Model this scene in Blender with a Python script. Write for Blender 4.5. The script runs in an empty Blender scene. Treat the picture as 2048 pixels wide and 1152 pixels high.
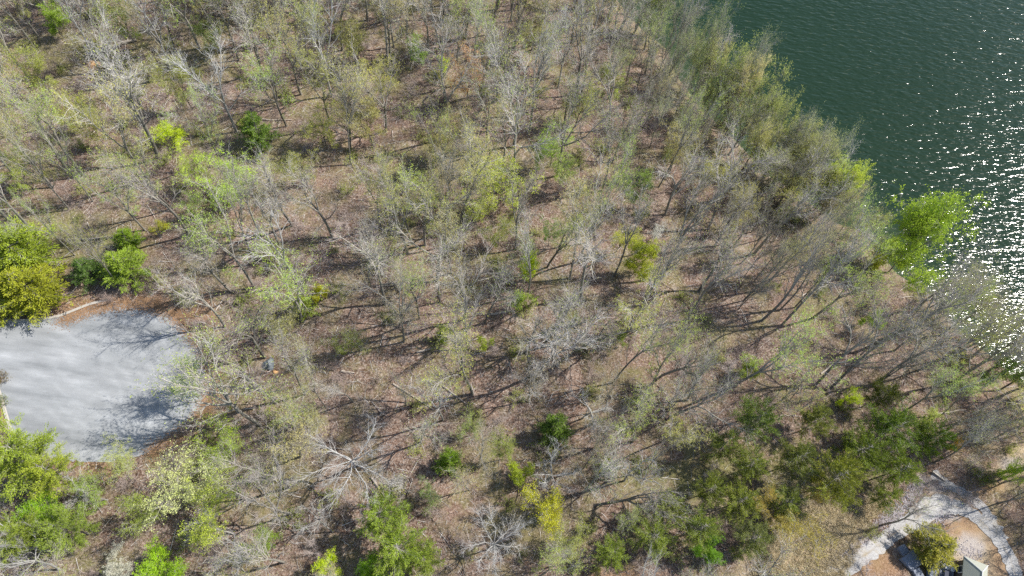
import bpy, math, random
import numpy as np
from mathutils import Matrix, Vector, Quaternion

random.seed(11); RNG = np.random.default_rng(11)
S = bpy.context.scene
COL = S.collection
rad = math.radians

# ------------------------------------------------------------------ camera, sky, sun, exposure
FPX, CX, CY, CAMZ = 1365.0, 1024.0, 576.0, 108.0          # focal length and centre in photo pixels; camera 100 m above the woods
NADIR = (930.0, 1270.0)
_d = np.array([NADIR[0] - CX, -(NADIR[1] - CY), -FPX]); _d /= np.linalg.norm(_d)
_up = -_d
_fw = np.array([0, 0, -1.0]); _Y = _fw - _up * _fw.dot(_up); _Y /= np.linalg.norm(_Y); _X = np.cross(_Y, _up)
RC = np.array([_X, _Y, _up])
cam = bpy.data.cameras.new('camera'); camo = bpy.data.objects.new('camera', cam); COL.objects.link(camo)
cam.sensor_width = 36; cam.lens = 36 * FPX / 2048; cam.clip_start = 1; cam.clip_end = 3000
M4 = Matrix(RC.tolist()).to_4x4(); M4.translation = (0, 0, CAMZ); camo.matrix_world = M4
S.camera = camo

SUN_AZ, SUN_EL = rad(66.5), rad(46.5)
world = bpy.data.worlds.new('World'); S.world = world; world.use_nodes = True
wn = world.node_tree; wn.nodes.clear()
sky = wn.nodes.new('ShaderNodeTexSky'); sky.sky_type = 'NISHITA'; sky.sun_disc = False
sky.sun_elevation = SUN_EL; sky.sun_rotation = SUN_AZ; sky.altitude = 300
bg = wn.nodes.new('ShaderNodeBackground'); bg.inputs[1].default_value = 0.13
wo = wn.nodes.new('ShaderNodeOutputWorld')
wn.links.new(sky.outputs[0], bg.inputs[0]); wn.links.new(bg.outputs[0], wo.inputs[0])
sl = bpy.data.lights.new('sun', 'SUN'); sl.energy = 5.0; sl.angle = rad(0.5); sl.color = (1.0, 0.95, 0.88)
so = bpy.data.objects.new('sun', sl); COL.objects.link(so)
SD = Vector((math.sin(SUN_AZ) * math.cos(SUN_EL), math.cos(SUN_AZ) * math.cos(SUN_EL), math.sin(SUN_EL)))
so.rotation_euler = SD.to_track_quat('Z', 'Y').to_euler(); so.location = (0, 0, 200)
S.view_settings.view_transform = 'Standard'; S.view_settings.look = 'None'
S.view_settings.exposure = 0.72; S.view_settings.gamma = 1
S.cycles.use_denoising = False
S.cycles.max_bounces = 5; S.cycles.transparent_max_bounces = 8; S.cycles.caustics_reflective = False

# ------------------------------------------------------------------ where a photo pixel lies on the ground
def ray(x, y): return RC @ np.array([x - CX, -(y - CY), -FPX])
def at_z(x, y, z):
    v = ray(x, y); t = (z - CAMZ) / v[2]; return v[:2] * t
SHORE_PX = [(1000, -420), (1120, -160), (1200, -40), (1280, 55), (1335, 100), (1352, 150), (1405, 222), (1462, 272), (1535, 350), (1602, 392), (1668, 445), (1736, 467),
            (1790, 545), (1860, 590), (1925, 668), (1985, 715), (2050, 775), (2200, 900), (2420, 1150), (2600, 1400)]
SH = np.array([at_z(x, y, 0) for x, y in SHORE_PX])
def inland(P):
    """signed distance to the shoreline, positive on land"""
    P = np.atleast_2d(P); A, B = SH[:-1], SH[1:]; D = B - A
    w = P[:, None, :] - A[None]
    t = np.clip((w * D).sum(2) / (D * D).sum(1), 0, 1)
    r = w - t[..., None] * D
    d2 = (r * r).sum(2); k = d2.argmin(1); i = np.arange(len(P))
    cr = D[k, 0] * w[i, k, 1] - D[k, 1] * w[i, k, 0]
    return np.sqrt(d2[i, k]) * np.where(cr < 0, 1, -1)
CUL_C = at_z(215, 755, 8.0); CUL_Z = 8.0
def height(P):
    P = np.atleast_2d(P); x, y = P[:, 0], P[:, 1]; d = inland(P)
    wob = 0.9 * np.sin(x * .11 + 1) * np.cos(y * .09) + 0.6 * np.sin(x * .05 - y * .13) + .22 * np.sin(x * .41 + y * .3) + .15 * np.sin(x * .23 - y * .55 + 2)
    land = 8 * (1 - np.exp(-d / 20)) + .5 + wob * np.clip(d / 25, 0, 1)
    r = np.hypot(x - CUL_C[0], (y - CUL_C[1]) * 1.25)
    k = np.clip((34 - r) / 12, 0, 1); k = k * k * (3 - 2 * k)
    land = land * (1 - k) + CUL_Z * k
    land = np.where(d < 2, land * np.clip(d / 2, 0, 1), land)
    return np.where(d > 0, land, np.maximum(d * .22, -6))
def at(x, y, up=0.0):
    """world point whose height over the ground is `up` and which the photo shows at pixel x, y"""
    z = 8.0 + up
    for _ in range(12):
        p = at_z(x, y, z); z = float(height(p)[0]) + up
    return Vector((p[0], p[1], z - up))
def zat(x, y): return float(height((x, y))[0])
def proj(P):
    c = (np.atleast_2d(P) - np.array([0, 0, CAMZ])) @ RC
    return CX + FPX * c[:, 0] / -c[:, 2], CY - FPX * c[:, 1] / -c[:, 2]
def mpp(x, y, z=8):                                       # metres per photo pixel
    return (CAMZ - z) / -ray(x, y)[2]
def inpoly(x, y, poly):
    x = np.asarray(x, float); y = np.asarray(y, float); c = np.zeros(x.shape, bool); n = len(poly)
    for i in range(n):
        x1, y1 = poly[i]; x2, y2 = poly[i - 1]
        m = ((y1 > y) != (y2 > y))
        with np.errstate(divide='ignore', invalid='ignore'):
            c ^= m & (x < (x2 - x1) * (y - y1) / ((y2 - y1) if y2 != y1 else 1e-9) + x1)
    return c

# ------------------------------------------------------------------ materials
class NT:
    def __init__(s, name):
        s.m = bpy.data.materials.new(name); s.m.use_nodes = True; s.t = s.m.node_tree; s.t.nodes.clear()
        s.out = s.n('ShaderNodeOutputMaterial')
    def n(s, k, **kw):
        o = s.t.nodes.new(k)
        for a, b in kw.items(): setattr(o, a, b)
        return o
    def l(s, a, b): s.t.links.new(a, b)
    def coord(s, which='Object'): return s.n('ShaderNodeTexCoord').outputs[which]
    def pos(s): return s.n('ShaderNodeNewGeometry').outputs['Position']
    def noise(s, vec, scale, detail=4, rough=.6, out='Fac'):
        o = s.n('ShaderNodeTexNoise'); o.inputs['Scale'].default_value = scale; o.inputs['Detail'].default_value = detail
        o.inputs['Roughness'].default_value = rough; s.l(vec, o.inputs['Vector']); return o.outputs[out]
    def vor(s, vec, scale, out='Color', feature='F1'):
        o = s.n('ShaderNodeTexVoronoi', feature=feature); o.inputs['Scale'].default_value = scale; s.l(vec, o.inputs['Vector']); return o.outputs[out]
    def ramp(s, fac, stops, interp='LINEAR'):
        o = s.n('ShaderNodeValToRGB'); o.color_ramp.interpolation = interp; e = o.color_ramp.elements
        while len(e) < len(stops): e.new(.5)
        for i, (p, c) in enumerate(stops):
            e[i].position = p; e[i].color = (c[0], c[1], c[2], 1) if hasattr(c, '__len__') else (c, c, c, 1)
        s.l(fac, o.inputs[0]); return o.outputs[0]
    def mix(s, fac, a, b, mode='MIX'):
        o = s.n('ShaderNodeMix', data_type='RGBA', blend_type=mode)
        for v, i in ((fac, 0), (a, 6), (b, 7)):
            if hasattr(v, 'is_linked'): s.l(v, o.inputs[i])
            else: o.inputs[i].default_value = v if i == 0 else (*v, 1)
        return o.outputs[2]
    def attr(s, name, out='Fac'):
        o = s.n('ShaderNodeAttribute'); o.attribute_name = name; return o.outputs[out]
    def bsdf(s, col, rough=.9, spec=.2, bump=None, dist=.05, strength=1):
        b = s.n('ShaderNodeBsdfPrincipled')
        if hasattr(col, 'is_linked'): s.l(col, b.inputs['Base Color'])
        else: b.inputs['Base Color'].default_value = (*col, 1)
        if hasattr(rough, 'is_linked'): s.l(rough, b.inputs['Roughness'])
        else: b.inputs['Roughness'].default_value = rough
        b.inputs['Specular IOR Level'].default_value = spec
        if bump is not None:
            u = s.n('ShaderNodeBump'); u.inputs['Distance'].default_value = dist; u.inputs['Strength'].default_value = strength
            s.l(bump, u.inputs['Height']); s.l(u.outputs[0], b.inputs['Normal'])
        s.l(b.outputs[0], s.out.inputs[0]); return b

def mat_ground():
    k = NT('forest_floor'); p = k.pos()
    a = k.noise(p, .35, 5, .7); leaf = k.vor(p, 5.5); lv = k.noise(p, 3.2, 6, .8)
    litter = k.ramp(lv, [(.32, (.035, .020, .014)), (.43, (.115, .066, .047)), (.51, (.205, .15, .115)), (.60, (.34, .265, .22)), (.71, (.62, .56, .50))])
    g = k.ramp(leaf, [(.0, .62), (.5, 1.0), (1., 1.35)])
    litter = k.mix(1.0, litter, g, 'MULTIPLY')
    pink = k.mix(k.ramp(k.noise(p, .12, 3), [(.45, 0.), (.68, .30)]), litter, (.27, .165, .125))
    moss = k.mix(k.noise(p, 2.5, 5, .75), (.06, .068, .02), (.31, .31, .11))
    mf = k.ramp(k.noise(p, .16, 6, .72), [(.46, 0.), (.64, .55)])
    c = k.mix(mf, pink, moss)
    c = k.mix(k.attr('green'), c, moss)
    soil = k.ramp(k.noise(p, .55, 5, .7), [(.56, 0.), (.68, .55)]); c = k.mix(soil, c, (.13, .085, .06))
    drift_ = k.ramp(k.noise(p, .28, 6, .75), [(.58, 0.), (.66, .5)]); c = k.mix(drift_, c, k.mix(k.noise(p, 5, 4, .8), (.25, .18, .14), (.60, .53, .47)))
    tan = k.mix(k.noise(p, 2.8, 5, .8), (.20, .15, .085), (.56, .45, .31))
    c = k.mix(k.attr('tan'), c, tan)
    org = k.mix(k.noise(p, 3.2, 6, .8), (.12, .065, .035), (.50, .31, .17))
    c = k.mix(k.attr('orange'), c, org)
    pale = k.mix(k.noise(p, 2.4, 6, .8), (.18, .14, .12), (.56, .52, .48))
    c = k.mix(k.attr('pale'), c, pale)
    shoal = k.mix(k.noise(p, 1.5, 4), (.05, .06, .03), (.14, .13, .06))
    c = k.mix(k.attr('shoal'), c, shoal)
    k.bsdf(c, .95, .1, k.noise(p, 4.5, 6, .8), .22, 1.0); return k.m
def mat_asphalt():
    k = NT('weathered_asphalt'); p = k.pos()
    mp = k.n('ShaderNodeMapping'); mp.inputs['Rotation'].default_value = (0, 0, rad(22)); mp.inputs['Scale'].default_value = (.10, .62, 1); k.l(p, mp.inputs[0])
    g = k.n('ShaderNodeTexWave', wave_type='RINGS', rings_direction='Z'); g.inputs['Scale'].default_value = .16; g.inputs['Distortion'].default_value = 14; g.inputs['Detail'].default_value = 4; g.inputs['Detail Scale'].default_value = .6
    mr = k.n('ShaderNodeMapping'); mr.inputs['Location'].default_value = (-CUL_C[0] + 14, -CUL_C[1] + 16, 0); k.l(p, mr.inputs[0]); k.l(mr.outputs[0], g.inputs['Vector'])
    sw = k.noise(mp.outputs[0], .9, 6, .6)
    base = k.ramp(sw, [(.30, (.175, .185, .19)), (.45, (.235, .245, .25)), (.6, (.28, .29, .295)), (.72, (.35, .358, .362))])
    big = k.ramp(k.noise(p, .12, 4), [(.35, .86), (.65, 1.10)])
    c = k.mix(1.0, base, big, 'MULTIPLY')
    gr = k.ramp(k.noise(p, 14, 4, .8), [(.3, .80), (.7, 1.16)])
    c = k.mix(1.0, c, gr, 'MULTIPLY')
    c = k.mix(1.0, c, k.ramp(g.outputs['Fac'], [(.2, .97), (.75, 1.02), (.95, 1.06)]), 'MULTIPLY')
    cr = k.ramp(k.vor(k.noise(p, .5, 4, .6, 'Color'), 4, 'Distance', 'DISTANCE_TO_EDGE'), [(.0, .72), (.012, 1.0)])
    c = k.mix(.5, c, k.mix(1.0, c, cr, 'MULTIPLY'))
    st = k.ramp(k.noise(p, .7, 5, .7), [(.66, 0.), (.73, .35)])
    c = k.mix(st, c, (.5, .51, .5))
    k.bsdf(c, .85, .25, k.noise(p, 25, 3), .01); return k.m
def mat_gravel():
    k = NT('pale_gravel'); p = k.pos()
    c = k.ramp(k.noise(p, 5, 6, .8), [(.3, (.19, .18, .165)), (.5, (.34, .335, .33)), (.68, (.47, .465, .46))])
    t = k.ramp(k.noise(p, .5, 5, .7), [(.52, 0.), (.66, .6)])
    c = k.mix(t, c, (.33, .29, .22))
    c = k.mix(k.attr('strip'), c, k.mix(k.noise(p, 4, 4, .8), (.16, .13, .08), (.34, .27, .17)))
    k.bsdf(c, .95, .1, k.noise(p, 9, 5, .8), .06); return k.m
def mat_water():
    k = NT('lake_water'); p = k.pos()
    mp = k.n('ShaderNodeMapping'); mp.inputs['Rotation'].default_value = (0, 0, rad(-38)); mp.inputs['Scale'].default_value = (.5, 1.5, 1); k.l(p, mp.inputs[0])
    n1 = k.noise(mp.outputs[0], .6, 2, .5); n2 = k.noise(mp.outputs[0], 1.15, 2.2, .5)
    a = k.n('ShaderNodeMath', operation='MULTIPLY'); a.inputs[1].default_value = 1.6; k.l(n1, a.inputs[0])
    b = k.n('ShaderNodeMath', operation='ADD'); k.l(a.outputs[0], b.inputs[0]); k.l(n2, b.inputs[1])
    deep = k.mix(k.noise(p, .03, 3), (.008, .0215, .010), (.012, .028, .015))
    c = k.mix(k.attr('shallow'), deep, (.035, .055, .022))
    bs = k.bsdf(c, .12, .22, b.outputs[0], .165, 1.0); bs.inputs['IOR'].default_value = 1.33
    return k.m
def mat_bark(name, dark, light, lich=(.30, .33, .25)):
    k = NT(name); oc = k.coord(); o = k.n('ShaderNodeObjectInfo')
    v = k.noise(oc, 3.0, 5, .75)
    c = k.mix(v, dark, light)
    c = k.mix(k.ramp(k.noise(oc, 1.1, 4, .7), [(.5, 0.), (.68, .65)]), c, lich)
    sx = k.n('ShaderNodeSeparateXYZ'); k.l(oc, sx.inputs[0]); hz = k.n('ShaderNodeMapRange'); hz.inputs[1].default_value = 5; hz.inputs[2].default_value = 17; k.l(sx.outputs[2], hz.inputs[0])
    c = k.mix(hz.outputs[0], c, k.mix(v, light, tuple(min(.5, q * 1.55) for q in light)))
    r = k.ramp(o.outputs['Random'], [(0, .7), (1, 1.25)])
    c = k.mix(1.0, c, r, 'MULTIPLY')
    k.bsdf(c, .9, .15, v, .04); return k.m
def mat_leaf(name, transl=.35):
    k = NT(name); o = k.n('ShaderNodeObjectInfo'); oc = k.coord()
    v = k.ramp(k.noise(oc, 1.7, 5, .8), [(.28, .55), (.5, 1.), (.72, 1.5)])
    c = k.mix(1.0, o.outputs['Color'], v, 'MULTIPLY')
    d = k.n('ShaderNodeBsdfDiffuse'); t = k.n('ShaderNodeBsdfTranslucent'); m = k.n('ShaderNodeMixShader')
    k.l(c, d.inputs[0]); k.l(c, t.inputs[0]); m.inputs[0].default_value = transl
    k.l(d.outputs[0], m.inputs[1]); k.l(t.outputs[0], m.inputs[2]); k.l(m.outputs[0], k.out.inputs[0]); return k.m
def mat_plain(name, a, b, scale=3, rough=.8, bump=.02, spec=.2):
    k = NT(name); p = k.pos(); v = k.noise(p, scale, 6, .75)
    k.bsdf(k.mix(v, a, b), rough, spec, v, bump); return k.m
def mat_twig(name, a, b):
    k = NT(name); o = k.n('ShaderNodeObjectInfo')
    c = k.mix(o.outputs['Random'], a, b); c = k.mix(1.0, c, k.ramp(k.noise(k.coord(), 1.2, 3), [(.3, .75), (.7, 1.25)]), 'MULTIPLY')
    k.bsdf(c, .85, .15); return k.m

M = dict(ground=mat_ground(), asphalt=mat_asphalt(), gravel=mat_gravel(), water=mat_water(),
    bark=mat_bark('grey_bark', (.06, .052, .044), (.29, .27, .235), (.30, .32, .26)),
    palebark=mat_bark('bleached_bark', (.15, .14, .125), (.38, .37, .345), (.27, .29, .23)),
    twig=mat_twig('grey_twig', (.27, .24, .215), (.50, .475, .445)), paletwig=mat_twig('bleached_twig', (.32, .31, .29), (.46, .45, .43)),
    brush=mat_twig('brush_twig', (.22, .165, .14), (.40, .34, .31)),
    leaf=mat_leaf('spring_leaf', .5), needle=mat_leaf('evergreen_needle', .2),
    concrete=mat_plain('old_concrete', (.26, .24, .21), (.46, .43, .38)), log=mat_plain('weathered_log', (.15, .12, .095), (.52, .46, .39)),
    rock=mat_plain('riprap_rock', (.10, .085, .095), (.50, .46, .47), 3.5), straw=mat_twig('dry_straw', (.46, .39, .25), (.62, .54, .37)),
    roof=mat_plain('grey_green_roof', (.27, .28, .235), (.33, .34, .29), 9), trim=mat_plain('pale_trim', (.6, .6, .57), (.72, .72, .7)),
    siding=mat_plain('dark_siding', (.09, .07, .06), (.16, .13, .11)), deck=mat_plain('shade_darkened_decking', (.13, .15, .19), (.30, .32, .37), 2.4),  # decking: lighter grey wood, darkened so its colour carries the tree shade
    white=mat_plain('white_paint', (.72, .72, .72), (.82, .82, .82)), dark=mat_plain('dark_fabric', (.03, .035, .05), (.08, .085, .11)),
    tarp=mat_plain('dark_tarp', (.05, .06, .065), (.22, .25, .27), 3.5, .55, .05, .4), dirt=mat_plain('orange_dirt', (.36, .19, .08), (.70, .45, .22)),
    glass=mat_plain('window_glass', (.02, .025, .03), (.04, .05, .06), 1, .05, 0, .5))

# ------------------------------------------------------------------ mesh helpers
class MB:
    """collects geometry as arrays; one mesh object in the end"""
    def __init__(s): s.V = []; s.F3 = []; s.F4 = []; s.m3 = []; s.m4 = []; s.nv = 0
    def add(s, v, f, mi=0):
        v = np.asarray(v, float); f = np.asarray(f, int)
        if f.shape[1] == 3: s.F3.append(f + s.nv); s.m3.append(np.full(len(f), mi))
        else: s.F4.append(f + s.nv); s.m4.append(np.full(len(f), mi))
        s.V.append(v); s.nv += len(v)
    def tube(s, pts, rr, n=5, mi=0, cap=False):
        pts = np.asarray(pts, float); k = len(pts)
        t = np.gradient(pts, axis=0); t /= np.linalg.norm(t, axis=1)[:, None] + 1e-9
        ref = np.array([1, 0, 0]) if abs(t[0, 0]) < .8 else np.array([0, 1, 0])
        u = np.cross(t, ref); u /= np.linalg.norm(u, axis=1)[:, None] + 1e-9; w = np.cross(t, u)
        a = np.arange(n) * 2 * np.pi / n
        V = pts[:, None] + np.asarray(rr)[:, None, None] * (np.cos(a)[None, :, None] * u[:, None] + np.sin(a)[None, :, None] * w[:, None])
        V = V.reshape(-1, 3); i = np.arange(n); j = (i + 1) % n
        F = np.concatenate([np.stack([i + r * n, j + r * n, j + (r + 1) * n, i + (r + 1) * n], 1) for r in range(k - 1)])
        s.add(V, F, mi)
        if cap:
            for r, o in ((0, 1), (k - 1, -1)):
                V2 = np.vstack([V[r * n:(r + 1) * n], pts[r][None]]); F2 = np.stack([i, j, np.full(n, n)], 1)
                s.add(V2, F2 if o < 0 else F2[:, ::-1], mi)
    def spikes(s, P, D, r, mi=0):
        """thin tapered twigs: P base, D vector, r base radius"""
        P = np.asarray(P, float); D = np.asarray(D, float); n = len(P)
        if n == 0: return
        ref = RNG.normal(size=(n, 3)); u = np.cross(D, ref); u /= np.linalg.norm(u, axis=1)[:, None] + 1e-9
        w = np.cross(D, u); w /= np.linalg.norm(w, axis=1)[:, None] + 1e-9
        r = np.broadcast_to(r, (n,))[:, None]
        V = np.stack([P + u * r, P + (-.5 * u + .87 * w) * r, P + (-.5 * u - .87 * w) * r, P + D], 1).reshape(-1, 3)
        b = np.arange(n)[:, None] * 4
        F = np.concatenate([b + [0, 1, 3], b + [1, 2, 3], b + [2, 0, 3]]); s.add(V, F, mi)
    def leaves(s, P, size, mi=1, D=None, aspect=1.0, flat=0.0):
        P = np.asarray(P, float); n = len(P)
        if n == 0: return
        u = RNG.normal(size=(n, 3)) if D is None else D + RNG.normal(size=(n, 3)) * .25
        u /= np.linalg.norm(u, axis=1)[:, None] + 1e-9
        nrm = RNG.normal(size=(n, 3)); nrm[:, 2] = np.abs(nrm[:, 2]) + flat
        w = np.cross(u, nrm); w /= np.linalg.norm(w, axis=1)[:, None] + 1e-9
        sz = (np.broadcast_to(size, (n,)) * RNG.uniform(.6, 1.4, n))[:, None]
        V = np.stack([P - u * sz, P - w * sz * aspect * .55, P + u * sz, P + w * sz * aspect * .55], 1).reshape(-1, 3)
        s.add(V, np.arange(n * 4).reshape(-1, 4), mi)
    def box(s, c, d, rz=0, mi=0, rx=0):
        v = np.array([[x, y, z] for x in (-.5, .5) for y in (-.5, .5) for z in (-.5, .5)]) * np.array(d)
        R = np.array(Matrix.Rotation(rz, 3, 'Z') @ Matrix.Rotation(rx, 3, 'X')); v = v @ R.T + np.array(c)
        s.add(v, [[0, 1, 3, 2], [4, 6, 7, 5], [0, 4, 5, 1], [2, 3, 7, 6], [0, 2, 6, 4], [1, 5, 7, 3]], mi)
    def mesh(s, name, mats, smooth=False):
        me = bpy.data.meshes.new(name); V = np.concatenate(s.V)
        f3 = np.concatenate(s.F3) if s.F3 else np.zeros((0, 3), int); f4 = np.concatenate(s.F4) if s.F4 else np.zeros((0, 4), int)
        me.vertices.add(len(V)); me.vertices.foreach_set('co', V.ravel().astype(np.float32))
        nl = f3.size + f4.size; nf = len(f3) + len(f4)
        me.loops.add(nl); me.loops.foreach_set('vertex_index', np.concatenate([f3.ravel(), f4.ravel()]).astype(np.int32))
        st = np.concatenate([np.arange(len(f3)) * 3, len(f3) * 3 + np.arange(len(f4)) * 4]).astype(np.int32)
        me.polygons.add(nf); me.polygons.foreach_set('loop_start', st)
        mi = np.concatenate(s.m3 + s.m4).astype(np.int32)
        me.polygons.foreach_set('material_index', mi)
        me.polygons.foreach_set('use_smooth', np.full(nf, smooth))
        for m in mats: me.materials.append(m)
        me.update(calc_edges=True); me.validate(); return me
def link(name, data, parent=None, loc=None, kind=None):
    o = bpy.data.objects.new(name, data); COL.objects.link(o)
    if parent is not None: o.parent = parent
    if loc is not None: o.location = loc
    if kind: o['kind'] = kind
    return o
def tag(o, label, cat, group=None):
    o['label'] = label; o['category'] = cat
    if group: o['group'] = group
    return o
def set_attr(me, name, vals):
    a = me.attributes.new(name, 'FLOAT', 'POINT'); a.data.foreach_set('value', np.asarray(vals, np.float32))

# ------------------------------------------------------------------ ground, lake bed and water
def sm(d, a, b): return np.clip((d - a) / (b - a), 0, 1)
def blob(px, py, cx, cy, rx, ry, n, soft=.35):
    r = np.hypot((px - cx) / rx, (py - cy) / ry) + n * .45
    return np.clip((1 + soft - r) / (2 * soft), 0, 1)
def vnoise(x, y, s):
    return (np.sin(x * s + 1.3 * np.sin(y * s * .7)) * np.cos(y * s * 1.1 + 1.7 * np.sin(x * s * .6)) + .6 * np.sin(x * s * 2.3 + y * s * 1.9) * np.cos(y * s * 2.7 - x * s)) / 1.2
FIELD = [(1500, 1152), (1560, 1040), (1640, 1000), (1720, 1000), (1800, 965), (1700, 1120), (1660, 1200), (1480, 1260)]
def build_ground():
    xs = np.concatenate([[-600, -350, -220], np.arange(-160, 165, .75), [220, 350, 600]])
    ys = np.concatenate([[-400, -200, -100], np.arange(-42, 215, .75), [260, 400, 700]])
    X, Y = np.meshgrid(xs, ys); P = np.stack([X.ravel(), Y.ravel()], 1); Z = height(P)
    nx, ny = len(xs), len(ys); i = np.arange(nx * ny).reshape(ny, nx)
    F = np.stack([i[:-1, :-1], i[:-1, 1:], i[1:, 1:], i[1:, :-1]], -1).reshape(-1, 4)
    mb = MB(); mb.add(np.column_stack([P, Z]), F); me = mb.mesh('ground', [M['ground']], True)
    px, py = proj(np.column_stack([P, Z])); n = vnoise(P[:, 0], P[:, 1], .9)
    ok = (px > -700) & (px < 2800) & (py > -700) & (py < 2000)
    tan = np.zeros(len(P)); org = tan.copy(); pale = tan.copy(); gr = tan.copy()
    for cx, cy, rx, ry in [(1600, 1110, 110, 90), (1420, 1030, 60, 25), (1950, 1150, 60, 120), (1520, 1180, 90, 50), (2040, 930, 60, 40), (1890, 1000, 60, 25)]:
        tan = np.maximum(tan, blob(px, py, cx, cy, rx, ry, n))
    for cx, cy, rx, ry in [(1740, 1130, 60, 45), (1925, 1050, 45, 35), (1820, 1010, 60, 14), (1970, 975, 30, 14), (2000, 1110, 22, 50), (185, 128, 18, 10), (230, 612, 160, 16),
                           (400, 650, 40, 60), (1240, 1170, 60, 30), (330, 600, 80, 10), (175, 930, 60, 30), (10, 830, 22, 60)]:
        org = np.maximum(org, blob(px, py, cx, cy, rx, ry, n) * .6)
    for cx, cy, rx, ry in [(1938, 1095, 32, 22), (1880, 975, 30, 10), (1900, 1035, 28, 8), (2025, 925, 24, 12), (1850, 960, 20, 10)]:
        pale = np.maximum(pale, blob(px, py, cx, cy, rx, ry, n))
    for cx, cy, rx, ry in [(1400, 150, 90, 50), (1330, 60, 60, 40), (500, 330, 100, 60), (130, 100, 110, 40), (300, 130, 160, 40), (1640, 620, 40, 30), (560, 960, 60, 60), (1500, 960, 220, 60),
                           (980, 520, 40, 14), (520, 500, 60, 16), (900, 330, 160, 40), (1060, 1050, 90, 60), (100, 480, 120, 60), (2000, 960, 50, 30)]:
        gr = np.maximum(gr, blob(px, py, cx, cy, rx, ry, n) * .5)
    d = inland(P)
    for nm, v in (('tan', tan), ('orange', org), ('pale', pale), ('green', gr)): set_attr(me, nm, np.where(ok, v, 0))
    set_attr(me, 'shoal', sm(-d, -.6, .6))
    link('ground', me, kind='structure')
build_ground()
def build_water():
    xs = np.concatenate([[-800, -300], np.arange(-20, 320, 2.0), [500, 1500]]); ys = np.concatenate([[-600, -100], np.arange(-10, 330, 2.0), [500, 1500]])
    X, Y = np.meshgrid(xs, ys); P = np.stack([X.ravel(), Y.ravel()], 1); nx, ny = len(xs), len(ys); i = np.arange(nx * ny).reshape(ny, nx)
    F = np.stack([i[:-1, :-1], i[:-1, 1:], i[1:, 1:], i[1:, :-1]], -1).reshape(-1, 4)
    keep = inland(P) < 4; F = F[keep[F].any(1)]
    mb = MB(); mb.add(np.column_stack([P, np.full(len(P), .02)]), F); me = mb.mesh('lake_water', [M['water']], True)
    set_attr(me, 'shallow', sm(-inland(P), 11, 0) ** 1.6)
    link('lake_water', me, kind='structure')
build_water()

# ------------------------------------------------------------------ cul-de-sac, kerbs, gravel drive
CUL = [(-260, 640), (-60, 645), (0, 640), (60, 640), (120, 634), (150, 625), (185, 612), (225, 606), (290, 610), (345, 628), (380, 660), (408, 705), (424, 750),
       (418, 790), (398, 832), (366, 862), (318, 896), (260, 918), (190, 925), (110, 920), (60, 905), (30, 880), (14, 830), (2, 790), (-30, 790), (-260, 830)]
def poly_world(pts, z): return np.array([at_z(x, y, z) for x, y in pts])
def resample(P, step, closed=False, jit=0):
    P = np.asarray(P, float); Q = np.vstack([P, P[:1]]) if closed else P
    s = np.concatenate([[0], np.cumsum(np.linalg.norm(np.diff(Q, axis=0), axis=1))]); n = int(s[-1] / step); t = np.linspace(0, s[-1], n + 1)
    if closed: t = t[:-1]
    # smooth (Catmull-like via moving average)
    out = np.column_stack([np.interp(t, s, Q[:, k]) for k in range(Q.shape[1])])
    ker = 5
    for _ in range(3):
        if closed: out = (np.roll(out, 1, 0) + 2 * out + np.roll(out, -1, 0)) / 4
        else: out[1:-1] = (out[:-2] + 2 * out[1:-1] + out[2:]) / 4
    if jit: out = out + RNG.normal(size=out.shape) * jit
    return out
CULW = resample(poly_world(CUL, CUL_Z), .45, True)
_c = CULW.mean(0); CULW = _c + (CULW - _c) * (1 + RNG.normal(size=(len(CULW), 1)) * .011)
def build_cul():
    c = CULW.mean(0); n = len(CULW); k = np.linspace(0, 1, 9)[1:]; V = [np.array([[c[0], c[1]]])] + [c + (CULW - c) * t for t in k]
    V = np.vstack(V); Z = np.full(len(V), CUL_Z + .05); mb = MB(); i = np.arange(n); j = (i + 1) % n
    VV = np.column_stack([V, Z]); mb.V.append(VV); mb.nv = len(VV)
    mb.F3.append(np.stack([np.zeros(n, int), 1 + i, 1 + j], 1)); mb.m3.append(np.zeros(n))
    for r in range(7): mb.F4.append(np.stack([1 + i + r * n, 1 + i + (r + 1) * n, 1 + j + (r + 1) * n, 1 + j + r * n], 1)); mb.m4.append(np.zeros(n))
    # a downturned edge gives the slab its thickness
    link('road_cul_de_sac', mb.mesh('road_cul_de_sac', [M['asphalt']]), kind='structure')
build_cul()
def kerb(pts, label, w=.22, h=.16):
    P = resample(poly_world(pts, CUL_Z), .5); t = np.gradient(P, axis=0); t /= np.linalg.norm(t, axis=1)[:, None]; n = np.column_stack([-t[:, 1], t[:, 0]])
    mb = MB(); z0 = CUL_Z - .1; z1 = CUL_Z + h; k = len(P)
    prof = [(-w, z0), (-w, z1 - .03), (-w + .04, z1), (w - .05, z1), (w, z1 - .05), (w, z0)]
    V = np.vstack([np.column_stack([P + n * a, np.full(k, b)]) for a, b in prof]); i = np.arange(k - 1); F = []
    for r in range(len(prof) - 1): F.append(np.stack([i + r * k, i + 1 + r * k, i + 1 + (r + 1) * k, i + (r + 1) * k], 1))
    mb.add(V, np.vstack(F))
    for e in (0, k - 1): mb.add(V[[r * k + e for r in range(6)]][[0, 1, 4, 5]], [[0, 1, 2, 3]]); mb.add(V[[r * k + e for r in range(6)]][[1, 2, 3, 4]], [[0, 1, 2, 3]])
    return tag(link('kerb', mb.mesh('kerb', [M['concrete']])), label, 'kerb')
kerb([(-80, 640), (0, 640), (60, 641), (115, 634), (145, 622), (180, 608), (215, 600)], 'long pale concrete kerb curving along the upper edge of the cul-de-sac')
kerb([(-6, 770), (4, 800), (14, 835), (28, 880)], 'short pale concrete kerb by the lower corner of the cul-de-sac')
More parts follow.
